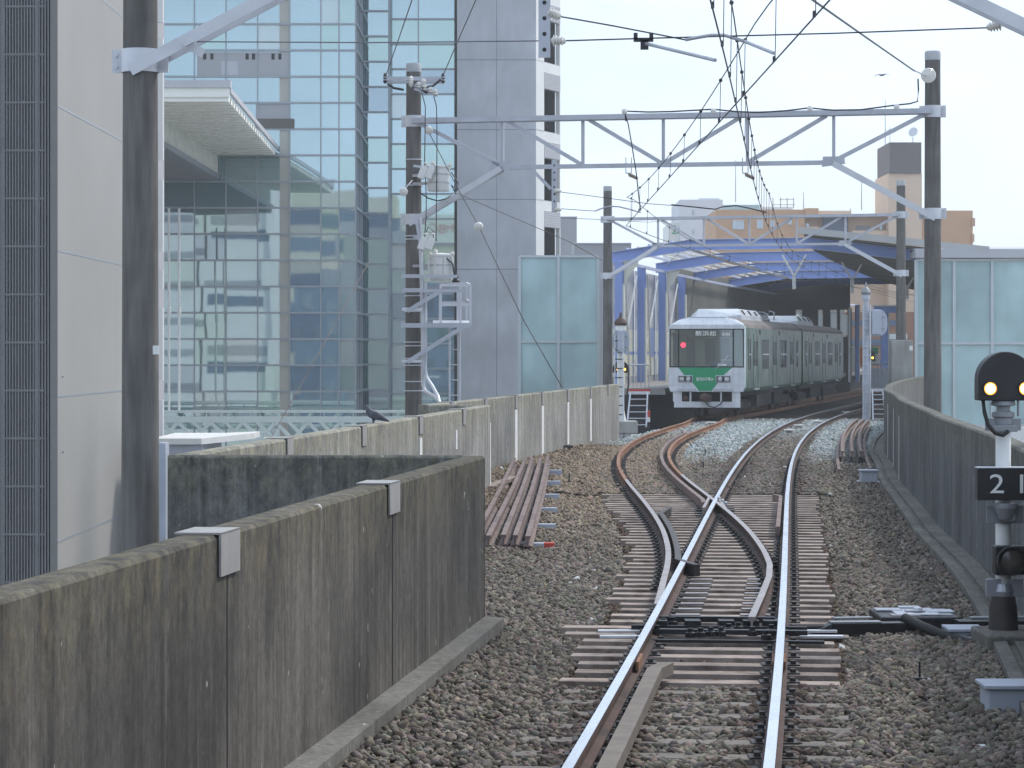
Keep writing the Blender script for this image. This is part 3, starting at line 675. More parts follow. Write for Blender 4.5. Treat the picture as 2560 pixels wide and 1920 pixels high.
Zb = 58.0
c = D(1197, 460, Zb); drop_arm((c.x, Zb-.25, 6.62), 6.62-c.z, 'perforated hanging steel arm under the full portal beside the tower')
MB_ = MB(); MB_.bar(D(1148, 365, Zb-.2), D(1190, 408, Zb-.2), .06, .07); tag(MB_.build('strut_arm', m_galv), 'short diagonal strut bracing the hanging arm under the full portal', 'strut')
for y0, ps, lb in ((412, [(1213, 415), (1290, 425), (1400, 440), (1470, 445)], 'upper thin pull-off wire from the hanging arm under the full portal'),
                   (452, [(1213, 451), (1285, 456)], 'lower pull-off with a bowed steady arm reaching the siding line')):
    t = thing('pull_off', lb, 'pull-off', 'pull-offs holding the overhead lines'); b = MB(); insulator(b, D(1196, y0, Zb-.3), D(1213, y0+1, Zb-.3), .07); b.build('insulator', m_porc, t)
    MB().tube([D(x, y, Zb-.3) for x, y in ps], .008).build('wire', m_wire, t)
    if y0 > 430: MB().tube([D(x, y, Zb-.3) for x, y in ((1285, 456), (1300, 450), (1316, 446), (1335, 446), (1360, 452), (1384, 459))], .016, 8).build('steady_arm', m_galv, t)
    settle(t, D(1196, y0, Zb-.3))
for xs, lb in (((1545, 1570, 1590, 1612, 1635, 1655), 'bowed steady arm holding the main line above the canopy roof'),):
    MB_ = MB(); MB_.tube([D(x, y, 57.5) for x, y in zip((1450, 1545, 1560, 1590, 1620, 1656), (442, 452, 447, 444, 450, 459))], .014, 8); tag(MB_.build('steady_arm', m_wire), lb, 'steady arm')
# support assembly on the full portal (U bolts and insulators)
for (xd, lb) in ((1360, 'drop insulator of the siding line under the full portal'), (1612, 'drop insulator of the main line under the full portal')):
    t = thing('line_hanger', lb, 'line hanger', 'line hangers under the full portal'); b = MB(); zz = Zb-.2
    for q in (-7, 5): b.tube([D(xd+q-1, 340, zz), D(xd+q-1, 374, zz)], .012)
    b.tube([D(xd-8, 374, zz), D(xd+4, 374, zz)], .014); b.build('bolt', m_galv, t); b = MB(); insulator(b, D(xd-3, 376, zz), D(xd+18, 386, zz), .06); b.build('insulator', m_porcb, t); settle(t, D(xd, 380, zz))
# thick feeder cable on top of the full portal
t = thing('feeder_cable', 'dark feeder cable sagging over knob insulators along the full portal top', 'cable')
xs = [(1352, 262), (1349, 240), (1400, 242), (1450, 241), (1540, 236), (1590, 241), (1640, 243), (1700, 239), (1748, 233), (1800, 238), (1860, 237), (1935, 227), (1965, 224), (1982, 219), (1984, 195), (1983, 170)]
MB().tube([D(x, y, 58.2-(x-900)/1100*2.2) for x, y in xs], .018, 6).build('cable', m_wire, t)
for x, y in ((1349, 240), (1541, 239), (1750, 234), (1937, 230)):
    b = MB(); c = D(x, y, 58.1-(x-900)/1100*2.2); b.lathe(c-Vector((0, .0, .07)), [(.0, 0), (.05, .01), (.065, .06), (.05, .11), (0, .13)], 12); b.build('insulator', m_porc, t)
MB().tube([D(1349, 242, 57.3), D(1357, 268, 57.3), D(1366, 320, 57.3), D(1374, 370, 57.3), D(1380, 425, 57.3), D(1384, 455, 57.3)], .014).build('cable', m_wire, t); settle(t, D(1349, 240, 58))
t = thing('feeder_cable', 'thick feeder wire anchored by a disc insulator on the right pole', 'cable')
e = D(2003, 165, 56.6); MB().tube([D(1690, -46, 30.5), D(1756, 0, 34), D(1870, 80, 44), D(1975, 153, 54.8)], .016).build('cable', m_wire, t)
MB().tube([D(1975, 152, 54.8), e], .016).build('strain_link', m_galv, t); b = MB(); b.lathe(e+Vector((.0, -.2, 0)), [(.03, 0), (.15, .015), (.165, .04), (.08, .07), (.04, .12), (.03, .2)], 20, (0, 1, .1)); b.build('insulator', m_porc, t); settle(t, e)
wire('guy_wire', [D(925, 283, 58.8), D(985, 400, 57), D(1035, 490, 56), D(1130, 690, 55), D(1215, 838, 54.5)], .010, 'long guy wire falling from the transformer pole to the far parapet', 'guy wire')
b = MB()
for c in (D(926, 283, 58.7), D(1034, 491, 55.95)): b.lathe(c-Vector((0, .05, 0)), [(.02, 0), (.085, .02), (.10, .06), (.06, .1), (.02, .14)], 14, (0, 1, .3))
tag(b.build('insulator', m_porc), 'pair of round white insulators on the long guy wire', 'insulator')
wire('guy_wire', [D(988, 418, 57), D(1225, 520, 56), D(1300, 562, 55.5)], .008, 'thin reddish wire from the guy wire towards the far pole', 'guy wire', mat=m_oldrail)
wire('service_wire', [D(832, 168, 59), D(862, 82, 52), D(890, 0, 46), D(900, -40, 43)], .011, 'left black service wire rising from the crossarm of the transformer pole', 'wire', 'service wires from the crossarm')
wire('service_wire', [D(957, 163, 59), D(992, 82, 53), D(1028, 0, 47), D(1045, -40, 44)], .011, 'right black service wire rising from the crossarm of the transformer pole', 'wire', 'service wires from the crossarm')
wire('guy_wire', [D(800, 560, 62), D(690, 760, 58), D(583, 950, 54)], .009, 'faint thin wire crossing before the glass facade', 'guy wire', mat=m_oldrail)
wire('feeder_wire', [D(1213, 470, 58), D(1400, 480, 78), D(1520, 470, 100)], .008, 'thin feeder wire running to the station above the left platform', 'wire')

# ------------------------------------------------------------------ transformer pole equipment
PX = Vector((*PA2, 0)); ZP = 58.9
t = thing('crossarm', 'steel crossarm with brown insulators on top of the transformer pole', 'crossarm'); b = MB()
b.bar(D(828, 170, ZP-.25), D(960, 170, ZP-.25), .07, .09); b.bar(D(828, 178, ZP+.2), D(960, 178, ZP+.2), .07, .05); b.build('beam', m_galv, t)
for x in (832, 957):
    b = MB(); insulator(b, D(x, 180, ZP-.25), D(x, 158, ZP-.25), .06, 3); b.build('insulator', m_wire, t)
b = MB(); insulator(b, D(888, 188, ZP-.35), D(888, 164, ZP-.35), .075, 5); b.build('insulator', m_porc, t)
b = MB()
for x, y in ((905, 190), (918, 195), (930, 200), (940, 205), (915, 183)): b.lathe(D(x, y, ZP-.35), [(.03, 0), (.055, .02), (.03, .05), (.06, .07), (.05, .12), (0, .14)], 10)
b.build('insulator', m_porc, t); b = MB(); b.bar(D(895, 192, ZP-.3), D(945, 207, ZP-.3), .05, .05); b.bar(D(897, 182, ZP-.3), D(925, 200, ZP-.3), .05, .1); b.build('bracket', m_galv, t)
MB().tube([D(838, 182, ZP-.3), D(850, 190, ZP-.35), D(872, 194, ZP-.35)], .03).build('cable', m_wire, t); b = MB(); b.tube([D(952, 172, ZP-.3), D(935, 186, ZP-.35), D(912, 190, ZP-.35)], .03); b.build('cable', m_wire, t); settle(t, D(893, 180, ZP))
t = thing('steel_bands', 'thin steel strapping bands round the transformer pole', 'steel bands')
for y, r in ((346, .185), (402, .188), (471, .19), (511, .19), (518, .19), (625, .195), (640, .195), (674, .196), (706, .197), (740, .198), (748, .198), (775, .2), (790, .2), (825, .2), (845, .2), (595, .193)):
    c = D(893, y, 59.2); MB().cyl((PX.x, PX.y, c.z), (PX.x, PX.y, c.z+.022), r+.012, r+.012, 24).build('band', m_galvlight, t)
settle(t, (PX.x, PX.y, 0))
def transformer(xd, y0, y1, label, ribs):
    t = thing('pole_transformer', label, 'transformer', 'pole transformers on the left pole'); Z = ZP-.1; top, bot = D(xd, y0, Z), D(xd, y1, Z); hh = top.z-bot.z; b = MB()
    b.lathe(bot, [(.24, 0), (.25, .02), (.25, hh-.06), (.275, hh-.06), (.275, hh-.02), (.2, hh), (0, hh+.02)], 26)
    if ribs:
        for k in range(8):
            a = k*math.pi/4+.3; b.obox((bot.x+.27*math.cos(a), bot.y+.27*math.sin(a), bot.z+hh*.48), (.035*math.cos(a), .035*math.sin(a), 0), (-.01*math.sin(a), .01*math.cos(a), 0), (0, 0, hh*.38))
    b.build('tank', m_white, t, True)
    for k, (dx, dz) in enumerate(((-.2, .0), (.22, .02), (-.1, .06))):
        q = MB(); q.lathe((bot.x+dx, bot.y-.1, top.z-.1+dz), [(.03, 0), (.06, .02), (.035, .06), (.055, .09), (.03, .13), (0, .16)], 10, (dx*2, -.3, .8)); q.build('bushing', m_porc, t)
    b = MB()
    for z in ((.3, .62) if not ribs else (.55,)): b.cyl((bot.x, bot.y, bot.z+hh*z), (bot.x, bot.y, bot.z+hh*z+.03), .262, .262, 26); b.bar((PX.x, PX.y-.2, bot.z+hh*z), (bot.x-.1, bot.y-.15, bot.z+hh*z), .06, .06)
    b.build('mounting_band', m_galv, t); return settle(t, bot)
transformer(947, 357, 413, 'upper white pole transformer with two straps and no ribs', False)
transformer(953, 548, 606, 'lower ribbed white pole transformer above the platform cage', True)
for y, lb in ((372, 'upper pair of white cutout switches beside the upper transformer'), (525, 'lower pair of white cutout switches above the ribbed transformer')):
    t = thing('cutout_switch', lb, 'cutout switch', 'cutout switches on the transformer pole')
    for k, dx in enumerate((0, 16)):
        b = MB(); p = D(918+dx, y-12, ZP-.35); q = D(908+dx, y+14, ZP-.35); b.bar(p, q, .14, .16); b.build('housing', m_white, t, bevel=.02)
        b = MB(); b.lathe(p, [(.04, 0), (.06, .03), (.03, .06), (.05, .1), (0, .13)], 10, (.2, -.4, .8)); b.build('terminal', m_porc, t)
    MB().bar(D(893, y-14, ZP-.3), D(945, y-6, ZP-.3), .05, .05).build('bracket', m_galv, t); settle(t, D(915, y, ZP))
t = thing('pole_cables', 'black cables hanging down beside the transformer pole', 'cable')
MB().tube([D(910, 195, ZP-.3), D(919, 230, ZP-.35), D(918, 300, ZP-.4), D(917, 365, ZP-.4)], .012).build('cable', m_wire, t)
MB().tube([D(935, 200, ZP-.3), D(943, 230, ZP-.35), D(944, 300, ZP-.4), D(943, 420, ZP-.4), D(942, 520, ZP-.4)], .012).build('cable', m_wire, t)
MB().tube([D(919, 380, ZP-.4), D(921, 430, ZP-.4), D(920, 480, ZP-.4), D(917, 512, ZP-.4)], .012).build('cable', m_wire, t)
MB().tube([D(917, 512, ZP-.4), D(925, 490, ZP-.4), D(937, 500, ZP-.4), D(936, 520, ZP-.4)], .012).build('cable', m_wire, t)
MB().tube([D(905, 415, ZP-.3), D(925, 428, ZP-.4), D(945, 434, ZP-.4), D(962, 430, ZP-.35), D(972, 424, ZP-.2)], .016).build('cable', m_wire, t)
MB().tube([D(975, 372, ZP-.2), D(990, 395, ZP-.3), D(988, 410, ZP-.3), D(975, 400, ZP-.2), D(985, 420, ZP-.2)], .014).build('cable', m_wire, t)
MB().tube([D(962, 555, ZP-.3), D(978, 570, ZP-.3), D(982, 600, ZP-.3), D(984, 608, ZP-.3)], .02).build('cable', m_wire, t)
MB().lathe(D(985, 610, ZP-.3), [(.08, 0), (.09, .04), (.05, .09), (.07, .12), (.03, .2)], 12).build('cable_end', m_wire, t); settle(t, D(915, 300, ZP))
t = thing('pole_insulator', 'round glass insulator on a rod left of the transformer pole', 'insulator'); b = MB(); b.tube([D(890, 390, ZP-.2), D(872, 412, 58)], .016); b.build('rod', m_galv, t)
b = MB(); b.lathe(D(871, 415, 57.8), [(.03, 0), (.09, .02), (.1, .06), (.05, .09), (.03, .13)], 16, (.1, 1, .2)); b.build('disc', m_porc, t); settle(t, D(872, 412, 58))
# maintenance platform cage and ladder
t = thing('maintenance_platform', 'galvanised steel platform cage bracketed to the transformer pole', 'platform'); Zc0, Zc1 = ZP-.5, ZP+.35
b = MB(); b.bar(D(868, 628, Zc0), D(1005, 628, Zc0), .06, .07); b.bar(D(868, 622, Zc1), D(995, 622, Zc1), .06, .06); b.bar(D(866, 703, Zc0), D(1016, 703, Zc0), .07, .1); b.bar(D(866, 697, Zc1), D(1010, 697, Zc1), .07, .08)
b.bar(D(868, 597, Zc0), D(988, 597, Zc0), .05, .07); b.build('bracket_beam', m_galv, t)
b = MB(); fl = [D(935, 700, Zc0), D(1016, 700, Zc0), D(1012, 695, Zc1), D(935, 695, Zc1)]; b.prism(fl, (0, 0, .03)); b.build('floor', m_galvlight, t)
for z, x0, x1 in ((Zc0, 952, 1016), (Zc1, 950, 1008)):
    dy = 0 if z == Zc0 else -4; b = MB()
    b.bar(D(x0, 616+dy, z), D(x1, 616+dy, z), .04, .06); b.bar(D(x0, 658+dy, z), D(x1, 658+dy, z), .02, .07)
    for x in (x0, (x0+2*x1)/3, x1): b.bar(D(x, 616+dy, z), D(x, 702+dy, z), .05, .05, (0, 1, 0))
    b.build('railing', m_galvlight, t)
for y0, y1, x0, x1 in ((622, 697, 1016, 1008), (658, 654, 1016, 1008)): MB().bar(D(1016, y0-6, Zc0), D(1008, y0-10, Zc1), .04, .05).build('railing', m_galvlight, t)
for a, c in (((880, 672), (955, 627)), ((880, 782), (1000, 706))):
    MB().bar(D(*a, Zc0), D(*c, Zc0), .09, .09).build('diagonal_brace', m_galv, t)
b = MB(); b.bar(D(868, 668, Zc0), D(912, 668, Zc0), .05, .07); b.bar(D(868, 780, Zc0), D(912, 780, Zc0), .05, .07); b.build('clamp', m_galvlight, t); settle(t, D(940, 700, ZP))
t = thing('ladder', 'pale steel ladder hanging under the platform cage in front of the glass', 'ladder'); b = MB()
for x in (971, 993): b.tube([D(x, 704, ZP+.3), D(x, 880, ZP+.3)], .022, 8)
b.build('ladder_rail', m_galvlight, t)
for y in np.arange(722, 876, 33): MB().tube([D(971, y, ZP+.3), D(993, y, ZP+.3)], .016, 6).build('rung', m_galvlight, t)
settle(t, D(982, 880, ZP+.3))
t = thing('conduit_pipes', 'white conduit pipes down the transformer pole bending over the wall', 'conduit')
MB().tube([D(907, 470, ZP-.3), D(911, 600, ZP-.3), D(914, 760, ZP-.3), D(914, 830, ZP-.3), D(918, 845, ZP-.4), D(940, 858, ZP-.7), D(950, 868, ZP-1)], .045, 8).build('pipe', m_galvlight, t)
MB().tube([D(919, 610, ZP-.3), D(919, 790, ZP-.3), D(921, 815, ZP-.4), D(936, 838, ZP-.6), D(946, 856, ZP-1), D(949, 870, ZP-1.2)], .04, 8).build('pipe', m_galvlight, t)
MB().bar(D(898, 468, ZP-.35), D(908, 530, ZP-.35), .05, .06).build('pipe_guard', m_galv, t); settle(t, D(914, 840, ZP))
# white tag on the near pole
c = D(337, 756, 26.72); tag(MB().box(c.x-.03, c.x+.03, c.y-.02, c.y-.0, c.z-.045, c.z+.045).build('pole_tag', m_white), 'small blank white plate on the edge of the nearest concrete pole', 'plate')
c = D(1968, 752, 56.6); tag(MB().box(c.x-.05, c.x+.02, c.y-.12, c.y-.1, c.z-.05, c.z+.05).build('pole_tag', m_white), 'small blank white plate on the edge of the right portal pole', 'plate')

# ------------------------------------------------------------------ glass office building
GZ, G2, G3 = 136.0, 141.3, 143.0
gb = thing('glass_building', 'tall office building with a blue green glass curtain wall', 'building')
zrow = [19.5-1.3725*k+1.3725*15 for k in range(0, 31)]     # floor lines
ztop, zbot = zrow[0], -7.6
colx = lambda xs, Z: [(x-CX)*Z/F for x in xs]
x1 = colx([407+79*k for k in range(-6, 6)]+[847.5, 889], GZ); x1 = sorted(set(x1)); x1 = [x for x in x1 if x <= (889-CX)*GZ/F+.01]
zl = sorted([z for z in zrow if z > -1.2]+[-3.5, zbot])
def panes(x0, xs, Y, name):
    mats = [m_glass, m_glassd, m_glassb, m_glassg]; b = MB()
    for i in range(len(xs)-1):
        for k in range(len(zl)-1):
            b.mi = int(rng.choice([0, 1, 2, 3], p=[.62, .08, .10, .20]))
            ty, tz = rng.normal(0, .0009), rng.normal(0, .0009); w = xs[i+1]-xs[i]; hh = zl[k+1]-zl[k]
            b.add([(xs[i], Y-ty*w, zl[k]-0), (xs[i+1], Y+ty*w, zl[k]), (xs[i+1], Y+ty*w+tz*hh, zl[k+1]), (xs[i], Y-ty*w+tz*hh, zl[k+1])], [(0, 1, 2, 3)])
    return b.build(name, mats, gb)
panes(0, x1, GZ, 'glass_facade')
def mullions(xs, Y, inner=()):
    b = MB(); x0, xe = xs[0], xs[-1]
    for x in xs: b.box(x-.032, x+.032, Y-.07, Y-.012, zbot, ztop)
    for z in zl[1:]: b.box(x0, xe, Y-.10, Y-.012, z-.05, z+.05)
    return b.build('mullion_grid', m_mull, gb)
mullions(x1, GZ)
xr = x1[-1]
# return face and set-back bays
b = MB()
for k in range(len(zl)-1): b.add([(xr, GZ, zl[k]), (xr+.001, G2, zl[k]), (xr+.001, G2, zl[k+1]), (xr, GZ, zl[k+1])], [(0, 1, 2, 3)])
b.build('glass_return', m_glassd, gb); b = MB()
for z in zl[1:]: b.box(xr+.005, xr+.1, GZ, G2, z-.07, z+.07)
for y in (GZ+.1, GZ+1.8, GZ+3.6, G2-.1): b.box(xr+.005, xr+.08, y-.05, y+.05, zbot, ztop)
b.build('mullion_grid', m_mull, gb)
x2 = [xr, (972-CX)*G2/F]; zl0 = zl; sh = lambda z: z
panes(0, x2, G2, 'glass_facade'); mullions(x2, G2)
b = MB(); b.box(x2[1]-.02, x2[1]+.02, G2, G3, zbot, ztop); b.build('corner_post', m_mull, gb)
x3 = [x2[1]+.02, (1046-CX)*G3/F, (1141-CX)*G3/F]; zl = [z-.22 for z in zl0]
panes(0, x3, G3, 'glass_facade'); mullions(x3, G3); zl = zl0
MB().box((1136-CX)*G3/F, (1143-CX)*G3/F, G3-.2, G3+.3, zbot, ztop).build('corner_post', m_dark, gb)
# opaque panels, ledge and pale column seen in the facade
def Fq(xa, xb, ya, yb, d=.03):
    a, c = P(xa, ya, GZ), P(xb, yb, GZ); return (a.x, c.x, GZ-d-.004, GZ-d, c.z, a.z)
pn = MB().box(*Fq(493, 726, 131, 190)).build('spandrel_panel', m_greyb, gb)
MB().box(*Fq(553, 595, 153, 188, .036)).build('access_hatch', m_tile, pn)
for x in (512, 530, 618, 634, 683, 700): MB().box(*Fq(x-4, x+4, 134, 149, .04)).build('vent', m_dark, pn)
MB().box(*Fq(640, 726, 258, 297)).build('spandrel_panel', m_greyb, gb)
MB().box(*Fq(638, 736, 297, 322, .1)).build('ledge', m_ledge, gb)
MB().box((699-CX)*GZ/F, (726-CX)*GZ/F, GZ-.03, GZ-.012, zbot, ztop).build('pale_column', m_colm, gb)
settle(gb, (-12, GZ, zbot))
# tower with mosaic tiles
tw = thing('tiled_tower', 'grey mosaic tiled stair tower with a white side pierced by dark openings', 'building')
ax, bx = (1143-CX)*G3/F, (1340-CX)*G3/F; c2 = ((1401-CX)*146/F, 146.0)
def seam(k): return P(0, (388+448*k)/2.572, G3).z
b = MB(); b.box(ax, bx, G3-.25, G3+.2, -7.6, 40); b.build('tiled_wall', m_tile, tw); b = MB()
for k in range(-3, 4): b.box(ax, bx+.002, G3-.256, G3-.24, seam(k)-.02, seam(k)+.02)
xv = (850+1007/2.572-CX)*G3/F; b.box(xv-.015, xv+.015, G3-.256, G3-.24, -7.6, 40); b.build('tile_joint', m_tilej, tw)
# white slanted side built from piers and spandrels so that the openings are real
A, Bp = Vector((bx, G3-.25, 0)), Vector((c2[0], c2[1], 0)); du = Bp-A; un = Vector((du.y, -du.x, 0)).normalized()
b = MB(); zs = [seam(k) for k in range(-4, 4)]; dz = zs[0]-zs[1]
def quadbox(s0, s1, z0, z1, th=.25, mb=None): (mb or b).obox(A+du*(s0+s1)/2-un*th/2+Vector((0, 0, (z0+z1)/2)), du*(s1-s0)/2, un*th/2, (0, 0, (z1-z0)/2))
quadbox(0, .33, -7.6, 40); quadbox(.97, 1.0, -7.6, 40)
for z in zs: quadbox(.33, .97, z-.38*dz, z-.02)                     # solid band under each seam
b.build('white_wall', m_whitetile, tw); b = MB()
for z in zs: quadbox(0.001, .999, z-.02, z+.02, .24)
b.build('tile_joint', m_greypanel, tw); b = MB(); quadbox(.3, .99, -7.5, 39.9, .05)
b.v = [(v[0]-un.x*1.1, v[1]-un.y*1.1, v[2]) for v in b.v]; b.build('stairwell_shade', m_dark, tw)  # near-black backing paints the shade inside the tower openings
for z in zs:
    b = MB(); zt = z-.38*dz; 
    for q in range(9): quadbox(.34, .985, zt+dz*.01+q*dz*.026+dz*.0, zt+dz*.012+q*dz*.026+dz*.014, .06)
    b.v = [(v[0]+un.x*.03, v[1]+un.y*.03, v[2]+dz*.0) for v in b.v]; b.build('louvre_rail', m_greypanel, tw)
b = MB(); b.box(ax, bx-1.2, G3+.2, G3+14, -7.6, 39.9); MB().box(bx-1.19, c2[0]-.3, c2[1]+.1, G3+14, -7.6, 39.8).build('stairwell_shade', m_dark, tw); 
b.build('rear_wall', m_whitetile, tw); settle(tw, (-1, G3, -7.6))

# ------------------------------------------------------------------ left building with louvres, cladding and white rear piers
lb = thing('louvred_building', 'building with dark vertical louvres and plain grey cladding at the far left edge', 'building')
XL = -8.74; Zn, Zf = 50.0, 60.5
b = MB(); b.box(XL-.14, XL, Zn, Zf, -7.6, 13); b.build('cladding_wall', m_panelgrey, lb); b = MB()
for y in (264-362, 264, 626, 992, 1355):
    z = P(0, y, Zn).z; b.box(XL, XL+.006, Zn, Zf, z-.018, z+.018)
b.build('cladding_joint', m_mull, lb)
MB().box(XL-.13, XL+.005, Zn-.03, Zn+.0, -7.6, 13).build('edge_trim', m_trim, lb)
MB().box(-14, XL-.25, Zn+.9, Zn+1.0, -7.6, 13).build('back_wall', m_dark, lb); b = MB()
x = XL-.18; k = 0
while x > -12.2: b.box(x-.017, x+.017, Zn, Zn+.10, -7.6, 13); x -= .057; k += 1
for y in range(16, 1700, 120): b.box(-12.3, XL-.26, Zn-.01, Zn+.03, P(0, y, Zn).z-.022, P(0, y, Zn).z+.022)
for xq in (92, 8): xx = (xq-CX)*Zn/F; b.box(xx-.035, xx+.035, Zn-.02, Zn+.12, -7.6, 13)
b.build('louvre_screen', m_bars, lb); b = MB()
for k in range(46):
    xx = -8.95-.06*int(rng.integers(0, 5)) if k % 2 else -rng.uniform(9.1, 10.2); zz = rng.uniform(-3, 9.5); b.tube([(xx, Zn+.5, zz), (xx+rng.uniform(-.05, .3), Zn+.5, zz+rng.uniform(-.02, .25))], .014, 5)
for xx in (-9.6, -9.15): b.tube([(xx, Zn+.6, -7), (xx, Zn+.6, 12.9)], .03, 6)
b.build('service_pipe', m_galv, lb)
# rear white piers with recesses
b = MB(); Zp = 64.0; xw = (394-CX)*Zp/F-.02
yb = [(-60, 56), (95, 400), (447, 630), (676, 723), (770, 951), (1001, 1120)]
for ya, yc in yb: b.box(xw-1.2, xw+.15, Zp, Zp+.12, P(0, yc, Zp).z, P(0, ya, Zp).z)
b.build('white_pier', m_whitetile, lb); MB().box(xw-1.4, xw-.03, Zp+.2, Zp+1.6, -7.6, 12.8).build('recess_wall', m_greyb, lb)
MB().box(-14, XL-.15, Zf-9, Zf, -7.6, 13).build('rear_block', m_greyb, lb)
settle(lb, (XL-2, Zn, -7.6))
ks = thing('kiosk', 'low grey shed with a flat white overhanging roof behind the wall', 'shed'); Zk = 58
a, c = P(380, 1112, Zk), P(505, 1640, Zk); MB().box(a.x, c.x, Zk, Zk+4, -7.6, a.z).build('wall', m_box, ks)
a, c = P(380, 1096, Zk), P(505, 1112, Zk); b = MB(); b.box(a.x, c.x, Zk-.1, Zk+4, c.z+.01, a.z); b.prism([(c.x, Zk-.1, c.z+.01), (c.x+.9, Zk+2.5, c.z+.05), (c.x+.9, Zk+4, c.z+.05), (c.x, Zk+4, c.z+.01)], (0, 0, .13)); b.build('roof', m_white, ks); settle(ks, (a.x, Zk, -7.6))
MB_ = MB(); MB_.box((397-CX)*30/F, (414-CX)*30/F, 30, 30.3, -7.6, P(0, 1108, 30).z); tag(MB_.build('downpipe_box', m_box), 'slim pale vertical duct between the nearest pole and the mossy cross wall', 'duct')

# canopy under the glass facade
cn = thing('entrance_canopy', 'cream ribbed canopy with a sloping edge jutting out of the glass facade', 'canopy')
zc = 12.75; b = MB(); poly = [(-15.3, 106, zc), (-11.55, 106, zc), (-12.3, GZ-.2, zc), (-15.35, GZ-.2, zc)]
b.prism(poly, (0, 0, .06)); b.build('soffit', m_soffit, cn); b = MB()
n = 22
for k in range(n):
    y = 106.2+(GZ-106.5)*k/n; xe = -11.55-.75*(y-106)/30; b.box(-15.3, xe, y-.3, y+.3, zc-.2, zc-.002)
b.build('soffit_rib', m_soffit, cn); b = MB(); b.box(-20, -11.5, 105.8, 106, zc-.02, zc+.36); b.build('front_fascia', m_soffit, cn)
b = MB(); b.bar((-11.5, 105.9, zc+.25), (-12.25, GZ-.2, zc+.25), .12, .22); b.box(-20, -11.45, 105.7, 106.2, zc+.36, zc+.66); b.build('roof_edge', m_greypanel, cn)
b = MB(); b.box(-15.5, -15.355, 108, GZ-.2, 11.65, zc-.06)
for k in range(34): y = 108.2+27.5*k/34; b.box(-15.36, -15.27, y-.06, y+.06, 11.7, zc-.1); b.box(-15.34, -15.0, y-.12, y+.12, zc-.16, zc-.065)
b.build('side_fascia', m_soffit, cn); b = MB(); b.box(-30, -15.3, 104, GZ-.2, 11.4, 11.6); b.build('lower_deck', m_roofdark, cn); b = MB()
for k in range(60): y = 104.2+31.5*k/60; b.box(-30, -15.32, y-.08, y+.08, 11.3, 11.4)
b.box(-15.42, -15.26, 106, GZ-.2, 11.36, 11.62); b.build('deck_rib', m_louv, cn); b = MB()
for xd in (365, 387): p = D(xd, 450, 126); q = D(xd, 886, 126); b.cyl(p, q, .06, .06, 10); b.lathe((p.x, p.y, P(0, 640+390/2.572, 126).z), [(.06, 0), (.1, .1), (.1, .4), (.06, .5)], 10)
b.build('tie_rod', m_white, cn); settle(cn, (-14, 120, 11.3))
# pale truss footbridge in front of the facade
br = thing('truss_footbridge', 'pale green white steel truss footbridge at the foot of the glass facade', 'footbridge'); Zt = 124
zz = lambda y: P(0, y, Zt).z
b = MB(); b.box(-20, -4, Zt, Zt+.4, zz(1032), zz(1026)); b.box(-20, -4, Zt+2.8, Zt+3.2, zz(1034), zz(1030)); b.build('handrail', m_truss, br)
b = MB(); b.box(-20, -4, Zt-.1, Zt+.2, zz(1056), zz(1043)); b.box(-20, -4, Zt+2.8, Zt+3.2, zz(1056), zz(1045)); b.box(-20, -4, Zt-.1, Zt+3.2, zz(1104), zz(1096)); b.build('chord', m_truss, br)
for k in range(10):
    xa = -19+1.55*k
    for p_, q_ in (((xa, Zt, zz(1056)), (xa+.75, Zt, zz(1098))), ((xa+1.5, Zt+.01, zz(1056)), (xa+.8, Zt+.01, zz(1098))), ((xa+.3, Zt+3, zz(1056)), (xa+1.05, Zt+3, zz(1098)))): MB().bar(p_, q_, .16, .16).build('diagonal', m_truss, br)
b = MB()
for k in range(22): b.box(-19.5+.7*k, -19.46+.7*k, Zt+.1, Zt+.14, zz(1045), zz(1030))
b.build('baluster', m_truss, br); settle(br, (-12, Zt, zz(1104)))

# ------------------------------------------------------------------ buildings behind the camera, mirrored in the glass
rb = thing('banded_building', 'pale banded stair block mirrored in the lower left panes', 'building'); b = MB()
b.box(-32, -24.2, 66, 70, -7.6, 17); b.box(-24.0, -18.5, 64.9, 70, -7.6, 16.6)
b.build('wall', m_whitetile, rb); 
for k in range(8):
    z = -3.2+2.6*k; MB().box(-31, -24.6+.4*(k % 2), 70, 70.05, z, z+.5).build('slot_window', m_greyb, rb)
    MB().box(-23.6, -19.2+.5*(k % 3), 70, 70.05, z+1.3*(k % 2), z+.75+1.3*(k % 2)).build('slot_window', m_navy if k % 2 else m_greyb, rb)
b = MB(); MB().box(-18.65, -18.0, 62, 70.4, -7.6, 17.2).build('pier', m_whitetile, rb); settle(rb, (-25, 66, -7.6))
rb = thing('beige_office', 'beige office block with ribbon windows mirrored in the middle panes', 'building'); b = MB()
b.box(-30, -14.2, -52, -40, -7.6, 22); b.build('wall', m_beige, rb)
for k in range(7): MB().box(-29.6, -14.6, -40, -39.93, -5+3.8*k, -3.2+3.8*k).build('window_band', m_navy, rb)
settle(rb, (-22, -45, -7.6))
rb = thing('bank_building', 'pale bank block with a red striped sign, seen as a mirror image', 'building'); MB().box(-14.0, -3.2, -60, -45, -7.6, 15.6).build('wall', m_beige, rb)
for k in range(4): MB().box(-13.6, -3.6, -45, -44.9, -4.5+4.2*k, -2.2+4.2*k).build('window_band', m_navy, rb)
sg = MB().box(-14.4, -4.6, -45, -44.7, 15.7, 20.0).build('sign_board', m_white, rb); MB().box(-14.4, -4.6, -44.7, -44.66, 15.7, 16.4).build('red_stripe', m_red, sg)
text('SMBC', 1.7, m_red, 'sign_lettering', sg, (-8.9, -44.66, 18.2), (R(90), 0, R(180))); MB().box(-5.7, -4.7, -44.7, -44.66, 18.6, 19.7).build('emblem', m_red, sg)
settle(rb, (-8, -50, -7.6))
